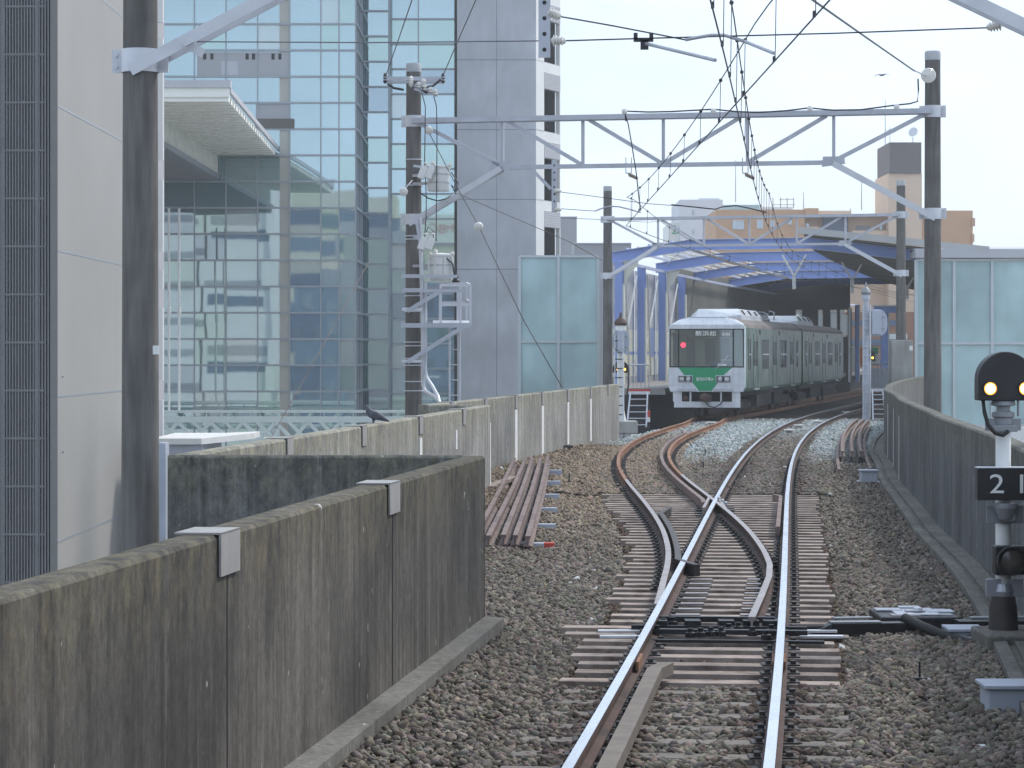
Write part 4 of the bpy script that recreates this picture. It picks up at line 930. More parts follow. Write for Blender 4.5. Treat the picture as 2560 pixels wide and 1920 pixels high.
rb = thing('blue_grey_block', 'dark blue grey block with small windows mirrored low in the glass', 'building'); MB().box(-24, -5.5, -30, -18, -7.6, 10.6).build('wall', m_navy, rb); b = MB()
for k in range(4):
    for j in range(7): b.box(-23+2.5*j, -22+2.5*j, -18, -17.9, -3+3.4*k, -1.4+3.4*k)
b.build('window', m_winglass, rb); settle(rb, (-15, -24, -7.6))

# ------------------------------------------------------------------ distant buildings
wb = thing('white_apartment', 'pale white apartment block with green lettering behind the station', 'building'); Zw = 262
def wq(xa, xb, ya, yc, d0, d1, m, n, par, Z=Zw):
    a, c = P(xa, ya, Z), P(xb, yc, Z); return MB().box(a.x, c.x, Z+d0, Z+d1, max(c.z, -7.6), a.z).build(n, m, par)
wq(1700, 1807, 499, 1100, 0, 14, m_pwhite, 'wall', wb); wq(1676, 1700.0, 555, 1100, 1, 13, m_whitetile, 'wing', wb); wq(1807.2, 1990, 513, 560, 3, 14, m_whitetile, 'roof_terrace', wb); wq(1749, 1801, 494, 499, 1, 8, m_pwhite, 'parapet', wb)
for x, y in ((1733, 531), (1733, 579)): wq(x-2, x+2, y-6, y+6, -.05, -.005, m_winglass, 'window', wb)
c = P(1695, 574, Zw); text('26', 1.3, m_green, 'sign_lettering', wb, (c.x, Zw+.95, c.z), (R(90), 0, 0))
wq(1812, 1905, 508, 522, 2.8, 2.95, m_frost, 'glass_balustrade', wb); settle(wb, (P(1750, 0, Zw).x, Zw, -7.6))
og = thing('orange_apartment', 'orange brick tiled apartment block with a tall peach lift tower', 'building'); Zo = 230
def oq(xa, xb, ya, yc, d0, d1, m, n, par=None): return wq(xa, xb, ya, yc, d0, d1, m, n, par or og, Zo)
oq(1790, 2012, 524, 1100, 0, 14, m_orb, 'wall'); oq(2012.2, 2045, 521, 540, -.4, 14, m_orb, 'wall'); oq(2012.2, 2219, 540, 1100, 1.6, 14, m_orl, 'recessed_wall'); oq(2012.2, 2350, 535, 541, -.2, 3, m_orl, 'parapet'); oq(2045, 2130, 526, 535.0, .4, 12, m_orl, 'roof_wall')
oq(2302.2, 2433, 526, 1100, .2, 14, m_orb, 'wall'); oq(2219, 2302, 434.5, 1100, -.6, 8, m_orl, 'lift_tower'); oq(2221, 2300, 357.5, 434.3, -.8, 7, m_head, 'tower_head')
for k in range(4): oq(2430, 2438-(k % 2)*2, 545+k*40, 565+k*40, 0, 3, m_orb, 'balcony')
for xa, xb, ya, yc in ((1832, 1859, 552, 573), (1893, 1907, 551, 571), (1927, 1936, 552, 568), (1971, 1979, 552, 561), (2019, 2027, 557, 566), (2206, 2213, 562, 572)):
    f = oq(xa-1, xb+1, ya-1, yc+1, -.06 if xa < 2012 else 1.5, .0 if xa < 2012 else 1.6, m_white, 'window'); oq(xa, xb, ya, yc, -.09 if xa < 2012 else 1.45, -.061 if xa < 2012 else 1.499, m_winglass, 'pane', f)
oq(2061, 2123, 532, 600, .9, 1.55, m_navy, 'glazed_stair'); oq(2146, 2180, 562, 578, 1.5, 1.59, m_greyb, 'window')
for ya in (566, 618): oq(2014, 2048, ya, ya+24, .3, .5, m_orl, 'balcony'); oq(2132, 2219, ya+10, ya+40, .3, .5, m_orl, 'balcony')
for ya in (604,): oq(2140, 2216, ya, ya+4, 1.2, 1.59, m_dark, 'recess')
b = MB()
for x0, y0, y1 in ((2213, 250, 434), (2154, 455, 520), (2009, 480, 522), (1839, 400, 500), (2126, 520, 535)): b.cyl(P(x0, y1+5, Zo+4), P(x0, y0, Zo+4), .05, .03, 6)
b.build('lightning_rod', m_greyb, og); b = MB(); c = P(2282, 357, Zo+3); b.cyl(c, c+Vector((0, 0, .5)), .05, .05, 6); b.lathe(c+Vector((.1, 0, .9)), [(.02, 0), (.3, .05), (.45, .2)], 14, (-.5, -.8, .3)); b.build('satellite_dish', m_pwhite, og); b = MB()
c = P(2225, 357, Zo+3); b.cyl(c, c+Vector((0, 0, 1.4)), .03, .03, 6); b.bar(c+Vector((-.5, 0, 1.1)), c+Vector((.6, 0, 1.3)), .03, .03); b.bar(c+Vector((-.3, 0, .8)), c+Vector((.5, 0, .95)), .03, .03); b.build('aerial', m_greyb, og)
b = MB(); c = P(1957, 520, Zo+10); 
for dx in (-.9, -.2, .4, 1.0): b.cyl((c.x+dx, c.y, c.z), (c.x+dx, c.y, c.z+.95), .04, .04, 5)
b.bar((c.x-1, c.y, c.z+.3), (c.x+1.1, c.y, c.z+.3), .04, .05); b.bar((c.x-.3, c.y, c.z+.8), (c.x+1, c.y, c.z+.8), .04, .05); b.build('roof_frame', m_louv, og)
settle(og, (P(2100, 0, Zo).x, Zo, -7.6))
br2 = thing('brick_building', 'brown brick building seen through the right side of the station', 'building'); Zx = 215
wq(2080, 2330, 780, 1000, 0, 8, m_brown, 'wall', br2, Zx)
for k in range(3): wq(2120, 2250, 800+k*48, 815+k*48, -.1, -.01, m_navy, 'window_band', br2, Zx)
wq(2218, 2262, 835, 848, -1.4, -1.2, m_truss, 'lattice_girder', br2, Zx); settle(br2, (P(2200, 0, Zx).x, Zx, -7.6))
for xa, xb, ya, lb_, Zg in ((1401, 1442, 543, 'tall narrow grey block right of the tiled tower', 205), (1436, 1578, 609, 'long low grey block between the tower and the station', 190)):
    g_ = thing('grey_block', lb_, 'building'); wq(xa, xb, ya, 1100, 0, 10, m_greyb, 'wall', g_, Zg); wq(xa, xb+1, ya-2, ya, -.1, 10, m_pwhite, 'parapet', g_, Zg); settle(g_, (P(xa, 0, Zg).x, Zg, -7.6))

# ------------------------------------------------------------------ frosted glass screens
def screen(name, xs, ys, Z, label, top=None):
    t = thing(name, label, 'glass screen', 'frosted glass screens beside the station')
    for i in range(len(xs)-1):
        for k in range(len(ys)-1):
            a, c = P(xs[i], ys[k], Z), P(xs[i+1], ys[k+1], Z); MB().box(a.x, c.x, Z+.02, Z+.05, c.z, a.z).build('pane', m_frost, t)
    b = MB(); zt, zb = P(0, ys[0], Z).z, P(0, ys[-1], Z).z
    for x in xs: q = (x-CX)*Z/F; b.box(q-.06, q+.06, Z-.06, Z+.08, zb, zt)
    for y in ys: q = P(0, y, Z).z; b.box((xs[0]-CX)*Z/F, (xs[-1]-CX)*Z/F, Z-.05, Z+.07, q-.05, q+.05)
    b.build('frame', m_frame, t); return settle(t, (P(xs[0], 0, Z).x, Z, zb)), t
screen('glass_screen', [1299, 1396, 1495], [641, 854, 1064], 112, 'left frosted green glass screen of four panes before the tower')
_, sr = screen('glass_screen', [2290, 2385, 2480, 2577, 2673], [650, 858, 1064], 101.5, 'right frosted green glass screen behind the right pole')
b = MB(); a = P(2286, 650, 101.5); b.box(a.x, a.x+9, 101.2, 104, a.z+.08, a.z+.35); b.prism([(a.x, 101.3, a.z+.35), (a.x+9, 101.3, a.z+.35), (a.x+9, 108, a.z+.7), (a.x, 108, a.z+.7)], (0, 0, .08)); b.build('roof_edge', m_greypanel, sr)
for o_ in sr.children:
    if o_.name.startswith('roof_edge'): o_.location = -Vector(sr.location)
sw = thing('white_plinth', 'white rendered plinth wall under the right frosted screen', 'wall'); a, c = P(2300, 1070, 101.3), P(2700, 1500, 101.3); MB().box(a.x, c.x, 101.4, 101.9, c.z, a.z).build('wall_panel', m_white, sw); settle(sw, (a.x, 101.4, c.z))

# ------------------------------------------------------------------ station
st = thing('station_canopy', 'blue steel arched station canopy open over the tracks', 'station canopy')
S = lambda y: .18*(y-105)+.0005*(y-105)**2
U = Vector((math.cos(R(11)), -math.sin(R(11)), 0)); Wd = Vector((-U.y, U.x, 0))
def SP(y, s, z): return Vector((4.33+S(y), y, 0))+U*s+Vector((0, 0, z))
ARCH = [105+13.5*k for k in range(5)]
prof = [(-.3, 6.38), (2.9, 6.86), (7.6, 6.9), (11.5, 6.42), (15, 6.0)]
for y in ARCH:
    w = MB(); fl = MB(); dp = .42
    for (s0, z0), (s1, z1) in zip(prof, prof[1:]):
        w.prism([SP(y, s0, z0-dp), SP(y, s1, z1-dp), SP(y, s1, z1), SP(y, s0, z0)], Wd*.02)
        fl.bar(SP(y, s0-.005, z0), SP(y, s1+.005, z1), .22, .022); fl.bar(SP(y, s0-.005, z0-dp), SP(y, s1+.005, z1-dp), .22, .022)
    for s in (2.0, 9.0): pass
    g = w.build('arch_girder', m_blue, st); fl.build('flange', m_bluepale, g)
yy = 105.0; i = 0
while yy <= 200:
    for s, on in ((0, 1), (14.6, yy > 116)):
        if not on or (s < 5 and yy > 126) or (s > 5 and int(round(yy)) not in (132, 166)): continue
        b = MB(); c = SP(yy, s, 0); zt = 6.0 if s < 5 else 5.6
        for e in (-.17, .17): b.obox(c+Wd*e+Vector((0, 0, (1.0+zt)/2)), U*.16, Wd*.012, (0, 0, (zt-1.0)/2))
        b.obox(c+Vector((0, 0, (1.0+zt)/2)), U*.012, Wd*.16, (0, 0, (zt-1.0)/2)); col_ = b.build('column', m_blue, st)
        b = MB(); e = 1 if s < 5 else -1; b.obox(c+U*.19*e+Vector((0, 0, (1.0+zt-.9)/2)), U*.03, Wd*.16, (0, 0, (zt-.9-1.0)/2)); b.build('column_edge', m_cream, col_)
        if i % 2 and s < 5: continue
        b = MB(); b.prism([c+U*.2*e+Vector((0, 0, zt-1.1)), c+U*.2*e+Vector((0, 0, zt)), c+U*.8*e+Vector((0, 0, zt+.1)), c+U*.75*e+Vector((0, 0, zt-.1)), c+U*.36*e+Vector((0, 0, zt-.65))], Wd*.06); b.build('knee_bracket', m_cream, col_)
    yy += 6.75; i += 1
def run(s, z, y0, y1, w, h, name, mat, step=3.4):
    b = MB(); ys = np.arange(y0, y1+.1, step)
    for a, c in zip(ys, ys[1:]): b.bar(SP(a, s, z), SP(c, s, z), w, h)
    return b.build(name, mat, st)
for s, z in ((.3, 6.46), (1.2, 6.6), (2.1, 6.74)): run(s, z+.05, 105, 150, .08, .1, 'purlin', m_bluepale)
for s, z in ((.75, 6.53), (1.65, 6.67), (2.55, 6.8)): run(s, z+.05, 105, 150, .05, .07, 'purlin', m_white)
run(3.0, 6.46, 105, 150, .07, .09, 'gutter_beam', m_roofdark); run(.1, 6.0, 105, 205, .1, .12, 'eaves_beam', m_bluepale)
for k in range(4):
    for a, c in (((.2, 6.42), (2.8, 6.8)), ((2.8, 6.8), (.2, 6.42))):
        if k < 4: MB().tube([SP(ARCH[k], a[0], a[1]-.1), SP(ARCH[k+1], c[0], c[1]-.1)], .02).build('roof_brace', m_white, st)
def sheet(s0, z0, s1, z1, y0, y1, name, mat, th=.09):
    b = MB(); ys = np.linspace(y0, y1, 12)
    for a, c in zip(ys, ys[1:]):
        p = [SP(a, s0, z0), SP(a, s1, z1), SP(c, s1, z1), SP(c, s0, z0)]; b.add(p+[q+Vector((0, 0, th)) for q in p], [(0, 1, 2, 3), (7, 6, 5, 4), (0, 4, 5, 1), (1, 5, 6, 2), (2, 6, 7, 3), (3, 7, 4, 0)])
    return b.build(name, mat, st)
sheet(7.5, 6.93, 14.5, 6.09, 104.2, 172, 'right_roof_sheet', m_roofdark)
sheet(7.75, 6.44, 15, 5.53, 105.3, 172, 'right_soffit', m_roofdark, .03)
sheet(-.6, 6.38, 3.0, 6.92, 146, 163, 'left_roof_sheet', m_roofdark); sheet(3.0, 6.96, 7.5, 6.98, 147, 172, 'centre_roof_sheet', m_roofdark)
sheet(7.3, 7.03, 14.7, 6.2, 104.0, 104.15, 'roof_fascia', m_rooftop, .26)
# side walls between the left columns
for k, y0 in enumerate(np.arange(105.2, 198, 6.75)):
    dk = y0 > 124  # far panels under the full roof: its shade is put into a dark colour
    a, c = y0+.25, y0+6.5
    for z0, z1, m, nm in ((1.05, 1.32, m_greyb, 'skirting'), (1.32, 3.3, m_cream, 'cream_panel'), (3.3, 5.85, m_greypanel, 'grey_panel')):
        b = MB(); z1 = 6.42 if dk and z1 > 5 else z1; p, q = SP(a-.25 if dk else a, -.3, z0), SP(c+.25 if dk else c, -.3, z0); b.prism([p, q, q+Vector((0, 0, z1-z0)), p+Vector((0, 0, z1-z0))], -U*.05); b.build('shade_panel' if dk else nm, m_roofdark if dk else m, st)
    if dk: continue
    b = MB(); p, q = SP(a, -.295, 2.25), SP(c, -.295, 2.25); b.prism([p, q, q+Vector((0, 0, .12)), p+Vector((0, 0, .12))], U*.006); b.build('blue_stripe', m_blue, st)
    if k < 5:
        MB().bar(SP(y0, .22, 5.7), SP(y0+4.2, -.2, 1.4), .08, .1).build('side_brace', m_white, st); MB().bar(SP(y0+.2, -.05, 1.4), SP(y0+5.8, -.1, 5.6), .06, .08).build('side_brace', m_white, st)
# rear of the hall: dark piers and beams with daylight between, hanging braces and lamps
b = MB()
xe0 = SP(163, -.3, 0).x
for xa, xb, za, zb_ in ((xe0, 21.2, -.2, 3.3), (xe0, 21.2, 5.0, 7.4), (xe0, 17.8, 3.3, 5.0), (18.2, 19.2, 3.3, 5.0), (19.5, 19.96, 3.3, 5.0), (20.4, 20.56, 3.3, 5.0), (21.06, 21.2, 3.3, 5.0)): b.box(xa, xb, 163, 163.3, za, zb_)
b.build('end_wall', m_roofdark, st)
for xa, xb, za, zb_ in ((17.8, 18.2, 4.0, 4.9), (19.2, 19.5, 3.7, 4.7), (19.96, 20.4, 3.4, 4.8), (20.56, 21.06, 3.4, 4.7)): MB().box(xa, xb, 163.1, 163.12, za, zb_).build('end_window', m_transl, st)
for y, s in ((111, 6.6), (118.5, 8.6), (132, 10.4)):
    b = MB(); b.bar(SP(y, s, 5.0), SP(y, s, 5.6), .14, .14); b.bar(SP(y, s, 5.55), SP(y, s-.5, 6.45), .08, .08); b.bar(SP(y, s, 5.55), SP(y, s+.5, 6.45), .08, .08); b.build('y_hanger', m_white, st)
for px, Z, w_, yt, m1, m2 in ((2124, 150, .10, 770, m_white, m_roofdark), (2143, 152, .18, 762, m_blue, m_white), (2212, 140, .34, 772, m_blue, m_cream)):
    a = P(px, yt, Z); col_ = MB().box(a.x-w_/2, a.x+w_/2, Z, Z+.3, .6, a.z).build('column', m1, st); MB().box(a.x+w_/2+.002, a.x+w_/2+.07, Z-.02, Z+.3, .6, a.z).build('column_edge', m2, col_)
a, c = P(2186, 766, 139), P(2262, 782, 139); MB().box(a.x, c.x, 139, 139.4, c.z, a.z).build('side_girder', m_blue, st); MB().box(a.x, c.x, 138.9, 139.5, a.z, a.z+.07).build('side_gutter', m_white, st)
settle(st, SP(105, 0, 1.05))
for s, lb_ in ((1, 'blue poster board with pale lettering on the cream station wall'), (0, 'small white notice under the blue poster board')):
    t = MB(); p = SP(117.0, -.28, 2.05 if s else 1.65)
    t.obox(p+Vector((0, 0, .75 if s else 0)), Wd*.55, U*.015, (0, 0, .65 if s else .32)); o = t.build('poster' if s else 'notice', m_blue if s else m_white); tag(o, lb_, 'poster')
def slab(pts, z0, z1, name, mat, lab, cat):
    return tag(MB().prism([(p[0], p[1], z0) for p in pts], (0, 0, z1-z0)).build(name, mat), lab, cat)
yl = [93, 97, 105, 118, 132, 150, 175, 205]
lpl = [(branchx(y)-1.62, y) for y in yl]; lpr = [(4.33+S(y)-.6 if y > 100 else 4.33-.1*(105-y)-.4, y) for y in yl[::-1]]
pf = thing('station_platform', 'left station platform with a paved top beside the train', 'platform')
MB().prism([(p[0], p[1], .82) for p in lpl+lpr], (0, 0, .23)).build('platform_slab', m_paving, pf); MB().prism([(p[0]-.5, p[1]+.4, -.6) for p in lpl]+[(p[0], p[1]+.4, -.6) for p in lpr], (0, 0, 1.41)).build('platform_base', m_dark, pf)
p0, p1 = lpr[-1], lpl[0]; MB().box((1568-CX)*93/F, (1626-CX)*93/F, 92.97, 93.0-.004, .90, 1.02).build('red_edge_band', m_red, pf); settle(pf, (p0[0], 93, -.6))
yl = [121, 132, 150, 175, 205]; pf = thing('station_platform', 'right station platform across the main track', 'platform')
rl = [(mainx(y)+1.65, y) for y in yl]; rr = [(mainx(y)+6, y) for y in yl[::-1]]
MB().prism([(p[0], p[1], .84) for p in rl+rr], (0, 0, .21)).build('platform_slab', m_paving, pf); MB().prism([(p[0]+.15, p[1]+.1, -.6) for p in rl]+[(p[0], p[1]+.1, -.6) for p in rr], (0, 0, 1.43)).build('platform_base', m_conc, pf); settle(pf, (*rl[0], -.6))
def railing(name, a, c, z0, z1, label, n=7, panel=None):
    t = thing(name, label, 'railing'); a, c = Vector((*a, 0)), Vector((*c, 0)); b = MB(); b.tube([a+Vector((0, 0, z1)), c+Vector((0, 0, z1))], .03, 8); b.build('top_rail', m_galv, t)
    for k in range(n): p = a+(c-a)*k/(n-1); MB().cyl(p+Vector((0, 0, z0)), p+Vector((0, 0, z1)), .014, .014, 6).build('baluster', m_galv, t)
    if panel: b = MB(); d = (c-a).normalized(); b.obox((a+c)/2+Vector((0, .05, (z0+z1)/2-.06)), d*(c-a).length*.48, (0, .01, 0), (0, 0, (z1-z0)/2-.12)); b.build('infill_panel', panel, t)
    return settle(t, a+Vector((0, 0, z0)))
a, c = P(1573, 912, 94), P(1622, 912, 94); railing('railing', (a.x, 94), (c.x, 94), 1.05, a.z, 'low steel railing at the end of the left platform above the ladder', 6)
a, c = P(2156, 911, 121.3), P(2230, 911, 121.3); railing('railing', (a.x, 121.3), (c.x, 121.3), .6, a.z, 'railing with pale panels at the end of the right platform', 8, m_box)
# posters and vending machines far right
for xa, xb, ya, yc, m, lb_ in ((2128, 2143, 866, 932, m_white, 'white vending machine on the right platform'), (2148, 2160, 868, 912, m_orangep, 'orange poster panel on the right platform'), (2176, 2196, 868, 884, m_green, 'green sign panel above the right platform'), (2176, 2198, 884, 912, m_whitetile, 'white board under the green sign panel')):
    a, c = P(xa, ya, 170), P(xb, yc, 170); b = MB(); b.box(a.x, c.x, 170, 170.5, c.z, a.z); tag(b.build('sign_panel', m, bevel=.03), lb_, 'panel')
# concrete cabinet by the right portal pole, on two legs
cb = thing('concrete_cabinet', 'tall weathered concrete box on legs right of the far signal', 'cabinet'); a, c = P(2229, 850, 96.5), P(2282, 981, 96.5)
MB().box(a.x, c.x, 96.5, 97.3, c.z, a.z).build('box', m_conc, cb, bevel=.02); b = MB(); b.box(a.x+.12, a.x+.2, 96.6, 96.7, -.6, c.z); b.box(c.x-.12, c.x, 96.6, 97.2, -.6, c.z); b.build('leg', m_conc, cb); MB().box(a.x+.3, c.x-.2, 96.9, 97, -.6, c.z).build('back_panel', m_dark, cb); settle(cb, (a.x, 96.5, -.6))

# ------------------------------------------------------------------ train
HD = math.atan(.225); TF = Vector((6.93, 92.6, 0))
def Lm(): return MB()
def car(label, y0, front, num):
    """one railcar, local frame: x across, y along (front at y=0 faces the viewer), rails at z=0"""
    d = Vector((math.sin(HD), math.cos(HD), 0)); t = thing('railcar', label, 'train car', 'two-car train', TF+d*y0, -HD)
    Ln = 18.1; w = 1.37
    sec = [(-w+.04, .93), (w-.04, .93), (w, 1.06), (w, 3.22), (w-.06, 3.33), (w-.38, 3.52), (w-.8, 3.60), (-w+.8, 3.60), (-w+.38, 3.52), (-w+.06, 3.33), (-w, 3.22), (-w, 1.06)]
    b = MB(); n = len(sec); yf = .26 if front else 0
    for y in (yf, Ln): b.v += [(x, y, z) for x, z in sec]
    mi = [3, 0, 0, 1, 1, 1, 1, 1, 1, 1, 0, 0]
    for k in range(n): b.f.append((k, (k+1) % n, n+(k+1) % n, n+k)); b.m.append({0: 2, 1: 0, 2: 0}.get(k, 1 if 3 <= k <= 9 else 0))
    if not front: b.f.append(tuple(range(n))[::-1]); b.m.append(0)
    b.f.append(tuple(range(n, 2*n))); b.m.append(0)
    body = b.build('body', [m_traing, m_trainroof, m_under], t)
    # side doors and windows, slightly recessed or proud
    for side in (1, -1):
        X = side*w
        for yd in ((3.0, 8.8, 14.6)):
            q = MB(); q.box(*sorted((X-side*.03, X+side*.012)), yd-.66, yd-.62, 1.02, 2.98); q.box(*sorted((X-side*.03, X+side*.012)), yd+.62, yd+.66, 1.02, 2.98); q.box(*sorted((X-side*.03, X+side*.012)), yd-.66, yd+.66, 2.94, 2.99)
            dr_ = q.build('door', m_green2 if False else m_traing, t)
            q = MB(); q.box(*sorted((X-side*.05, X+side*.003)), yd-.61, yd+.61, 1.02, 2.93); q.build('leaf', m_traing, dr_)
            for e in (-.31, .31): q = MB(); q.box(*sorted((X, X+side*.008)), yd+e-.2, yd+e+.2, 1.85, 2.75); q.build('pane', m_trainglass, dr_)
            q = MB(); q.box(*sorted((X, X+side*.07)), yd-.66, yd+.66, .98, 1.01); q.build('step', m_galvlight, dr_)
        for yw, n_ in ((1.35, 1), (5.9, 3), (11.7, 3), (16.5, 1)):
            ww = .62*n_; q = MB(); q.box(*sorted((X-side*.02, X+side*.010)), yw-ww/2-.05, yw+ww/2+.05, 1.72, 2.82); wn = q.build('window', m_steelblack, t); q = MB()
            for j in range(n_):
                c0 = yw-ww/2+j*.62; q.box(*sorted((X, X+side*.016)), c0+.03, c0+.59, 2.28, 2.78); q.box(*sorted((X, X+side*.014)), c0+.03, c0+.59, 1.77, 2.24)
            q.build('pane', m_trainglass, wn); q = MB()
            for j in range(n_+1): c0 = yw-ww/2+j*.62; q.box(*sorted((X, X+side*.02)), c0-.022, c0+.022, 1.74, 2.8)
            q.box(*sorted((X, X+side*.02)), yw-ww/2, yw+ww/2, 2.24, 2.28); q.build('sash', m_galv, wn)
        q = MB()
        for yv in (4.2, 10.2): q.box(*sorted((X, X+side*.02)), yv-.06, yv+.06, 3.0, 3.16)
        q.build('side_vent', m_dark, t)
    q = MB()
    for side in (1, -1): q.box(side*w-.012, side*w+.012, .02 if not front else .28, .1 if not front else .36, 1.0, 3.24)
    q.build('corner_post', m_green2, t)
    # roof air conditioner with chamfered ends
    ya, yb_ = 2.4, 8.4; q = MB(); s1 = [(-.95, 3.5), (.95, 3.5), (.9, 3.7), (.72, 3.93), (-.72, 3.93), (-.9, 3.7)]
    q.v += [(x*1.0, ya-(0 if z < 3.8 else -.45), z) for x, z in s1]+[(x, yb_-(0 if z < 3.8 else .3), z) for x, z in s1]
    for k in range(6): q.f.append((k, (k+1) % 6, 6+(k+1) % 6, 6+k)); q.m.append(0)
    q.f.append((5, 4, 3, 2, 1, 0)); q.f.append(tuple(range(6, 12))); q.m += [0, 0]
    ac = q.build('air_conditioner', m_trainw, t); q = MB()
    for yv in (3.4, 5.2, 7.0):
        for e in (-1, 1): q.prism([(e*.885, yv, 3.73), (e*.885, yv+.35, 3.73), (e*.765, yv+.35, 3.885), (e*.765, yv, 3.885)], (e*.02, 0, .012))
    q.build('grille', m_dark, ac)
    # underframe boxes and bogies
    q = MB(); q.box(-1.15, 1.15, .6, Ln-.2, .78, .935)
    for a_, c_, wd in ((4.6, 7.2, 1.2), (7.5, 9.4, 1.15), (9.8, 12.6, 1.22)): q.box(-wd, wd, a_, c_, .32, .78)
    q.build('underframe', m_under, t)
    for yb0 in (2.6, 15.0):
        q = MB(); q.box(-.95, .95, yb0-1.3, yb0+1.3, .4, .62); q.box(-1.05, -.85, yb0-1.5, yb0+1.5, .3, .56); q.box(.85, 1.05, yb0-1.5, yb0+1.5, .3, .56); bg = q.build('bogie', m_under, t)
        for e in (-1.05, 1.05):
            for s_ in (-.57, .57): q = MB(); q.lathe((s_-.05, yb0+e, .43), [(.43, 0), (.43, .1), (.0, .12)], 22, (1, 0, 0)); q.build('wheel', m_rust, bg)
    if not front: return t
    # ---- front end
    q = MB(); fr = [(-1.30, .93), (1.30, .93), (w, 1.1), (w, 3.24), (1.3, 3.32), (-1.3, 3.32), (-w, 3.24), (-w, 1.1)]
    def ring(x0, x1, z0, z1): q.box(x0, x1, 0, .26, z0, z1)
    # white shell built as a frame round the windscreen opening
    q.prism([(-1.30, 0, .93), (1.30, 0, .93), (w, 0, 1.1), (w, 0, 1.80), (-w, 0, 1.80), (-w, 0, 1.1)], (0, .26, 0))
    q.prism([(-w, 0, 3.17), (w, 0, 3.17), (w, 0, 3.24), (1.3, 0, 3.32), (-1.3, 0, 3.32), (-w, 0, 3.24)], (0, .26, 0))
    q.box(-w, -w+.035, 0, .26, 1.80, 3.17); q.box(w-.035, w, 0, .26, 1.80, 3.17)
    q.add([(-1.3, 0, 3.322), (1.3, 0, 3.322), (w-.06, .265, 3.34), (.99, .3, 3.53), (.57, .3, 3.612), (-.57, .3, 3.612), (-.99, .3, 3.53), (-w+.06, .265, 3.34)], [(0, 1, 4, 5), (1, 2, 3, 4), (0, 5, 6, 7)])
    q.build('front_shell', m_trainw, t, bevel=.012); q = MB(); q.box(-w, w, -.004, .0, 1.165, 1.18); q.build('front_seam', m_galv, t)
    q = MB(); q.prism([(-1.02, -.006, 1.795), (.92, -.006, 1.795), (.60, -.006, 1.52), (.40, -.006, 1.25), (.18, -.006, .96), (-.26, -.006, .96), (-.50, -.006, 1.25), (-.80, -.006, 1.52)], (0, .004, 0))
    gp_ = q.build('green_panel', m_green2, t); text('遠鉄の不動産', .135, m_white, 'lettering', gp_, (-.06, -.012, 1.375), (R(90), 0, 0), .001, .78, weight=.002)
    # windscreen
    q = MB(); q.box(-1.325, 1.325, .02, .03, 1.81, 3.16); ws = q.build('windscreen', m_clear, t); q = MB()
    for x0, x1, z0, z1 in ((-1.335, 1.335, 1.80, 1.84), (-1.335, 1.335, 3.14, 3.175), (-1.335, -1.30, 1.8, 3.17), (1.30, 1.335, 1.8, 3.17), (-1.03, -.99, 1.8, 3.17), (.93, .98, 1.8, 3.17)): q.box(x0, x1, -.004, .04, z0, z1)
    q.build('windscreen_frame', m_steelblack, ws); q = MB(); q.box(-.98, .93, .035, .06, 2.88, 3.13); db = q.build('destination_board', m_dark, ws)
    text('新浜松', .19, m_lettering, 'lettering', db, (-.03, .014, 3.0), (R(90), 0, 0), .001, 1.35, weight=.0015); text(num, .13, m_lettering, 'lettering', db, (.70, .012, 2.98), (R(90), 0, 0), .001, 1.15, weight=.002)
    # cab interior
    q = MB(); q.box(-1.3, 1.3, 1.35, 1.4, 1.0, 3.2); q.box(-1.3, 1.3, .28, 1.4, 3.2, 3.25); q.box(-1.3, 1.3, .28, 1.4, 1.0, 1.05); cbn = q.build('cab_interior', m_seat, t); q = MB()
    q.box(-.92, -.62, 1.33, 1.35, 1.85, 2.9); q.box(-.25, .1, 1.33, 1.35, 1.9, 2.85); q.box(.3, .62, 1.33, 1.35, 2.1, 2.85); q.build('cab_window', m_navy, cbn)
    q = MB(); q.box(.1, .9, .35, .8, 1.7, 2.02); q.box(-.98, .9, .3, .55, 1.75, 1.84); q.build('control_desk', m_navy, cbn)
    q = MB(); q.lathe((-.84, -.0, 2.60), [(.075, .0), (.085, .012), (.07, .03), (0, .035)], 20, (0, -1, 0)); q.build('red_lamp', m_redlamp, t)
    q = MB(); q.box(.4, .7, .015, .019, 1.86, 1.93); q.build('cab_notice', m_lettering, t)
    q = MB(); q.tube([(.32, -.03, 1.74), (.55, -.03, 1.95), (.78, -.02, 2.22)], .012); q.bar((.5, -.03, 1.9), (.8, -.02, 2.25), .015, .05); q.build('wiper', m_galv, t)
    for sx in (-.76, .60):
        q = MB(); q.box(sx-.27, sx+.27, -.045, .0, 1.27, 1.52); hl = q.build('headlight', m_galv, t, bevel=.02); s_ = 1 if sx < 0 else -1
        q = MB(); q.box(sx-.24, sx+.24, -.049, -.044, 1.30, 1.49); q.build('bezel', m_dark, hl); q = MB(); q.lathe((sx+s_*.11, -.05, 1.395), [(.085, 0), (.08, .015), (.0, .025)], 18, (0, -1, 0)); q.box(sx-s_*.13-.08, sx-s_*.13+.08, -.054, -.05, 1.33, 1.46); q.build('lens', m_lens, hl)
    for sx in (-.72, .57):
        q = MB(); q.box(sx-.31, sx+.31, -.12, 0, .95, 1.04); q.build('buffer_step', m_galv, t)
    # skirt frame with openings
    q = MB()
    for x0, x1, z0, z1 in ((-1.18, 1.2, .37, .58), (-1.22, -.9, .58, .93), (.9, 1.2, .58, .93), (-.62, -.56, .58, .93), (.48, .54, .58, .93)): q.box(x0, x1, .05, .1, z0, z1)
    q.build('skirt', m_trainw, t); q = MB(); q.box(-1.1, 1.1, .3, .5, .4, .93); q.build('skirt_back', m_under, t)
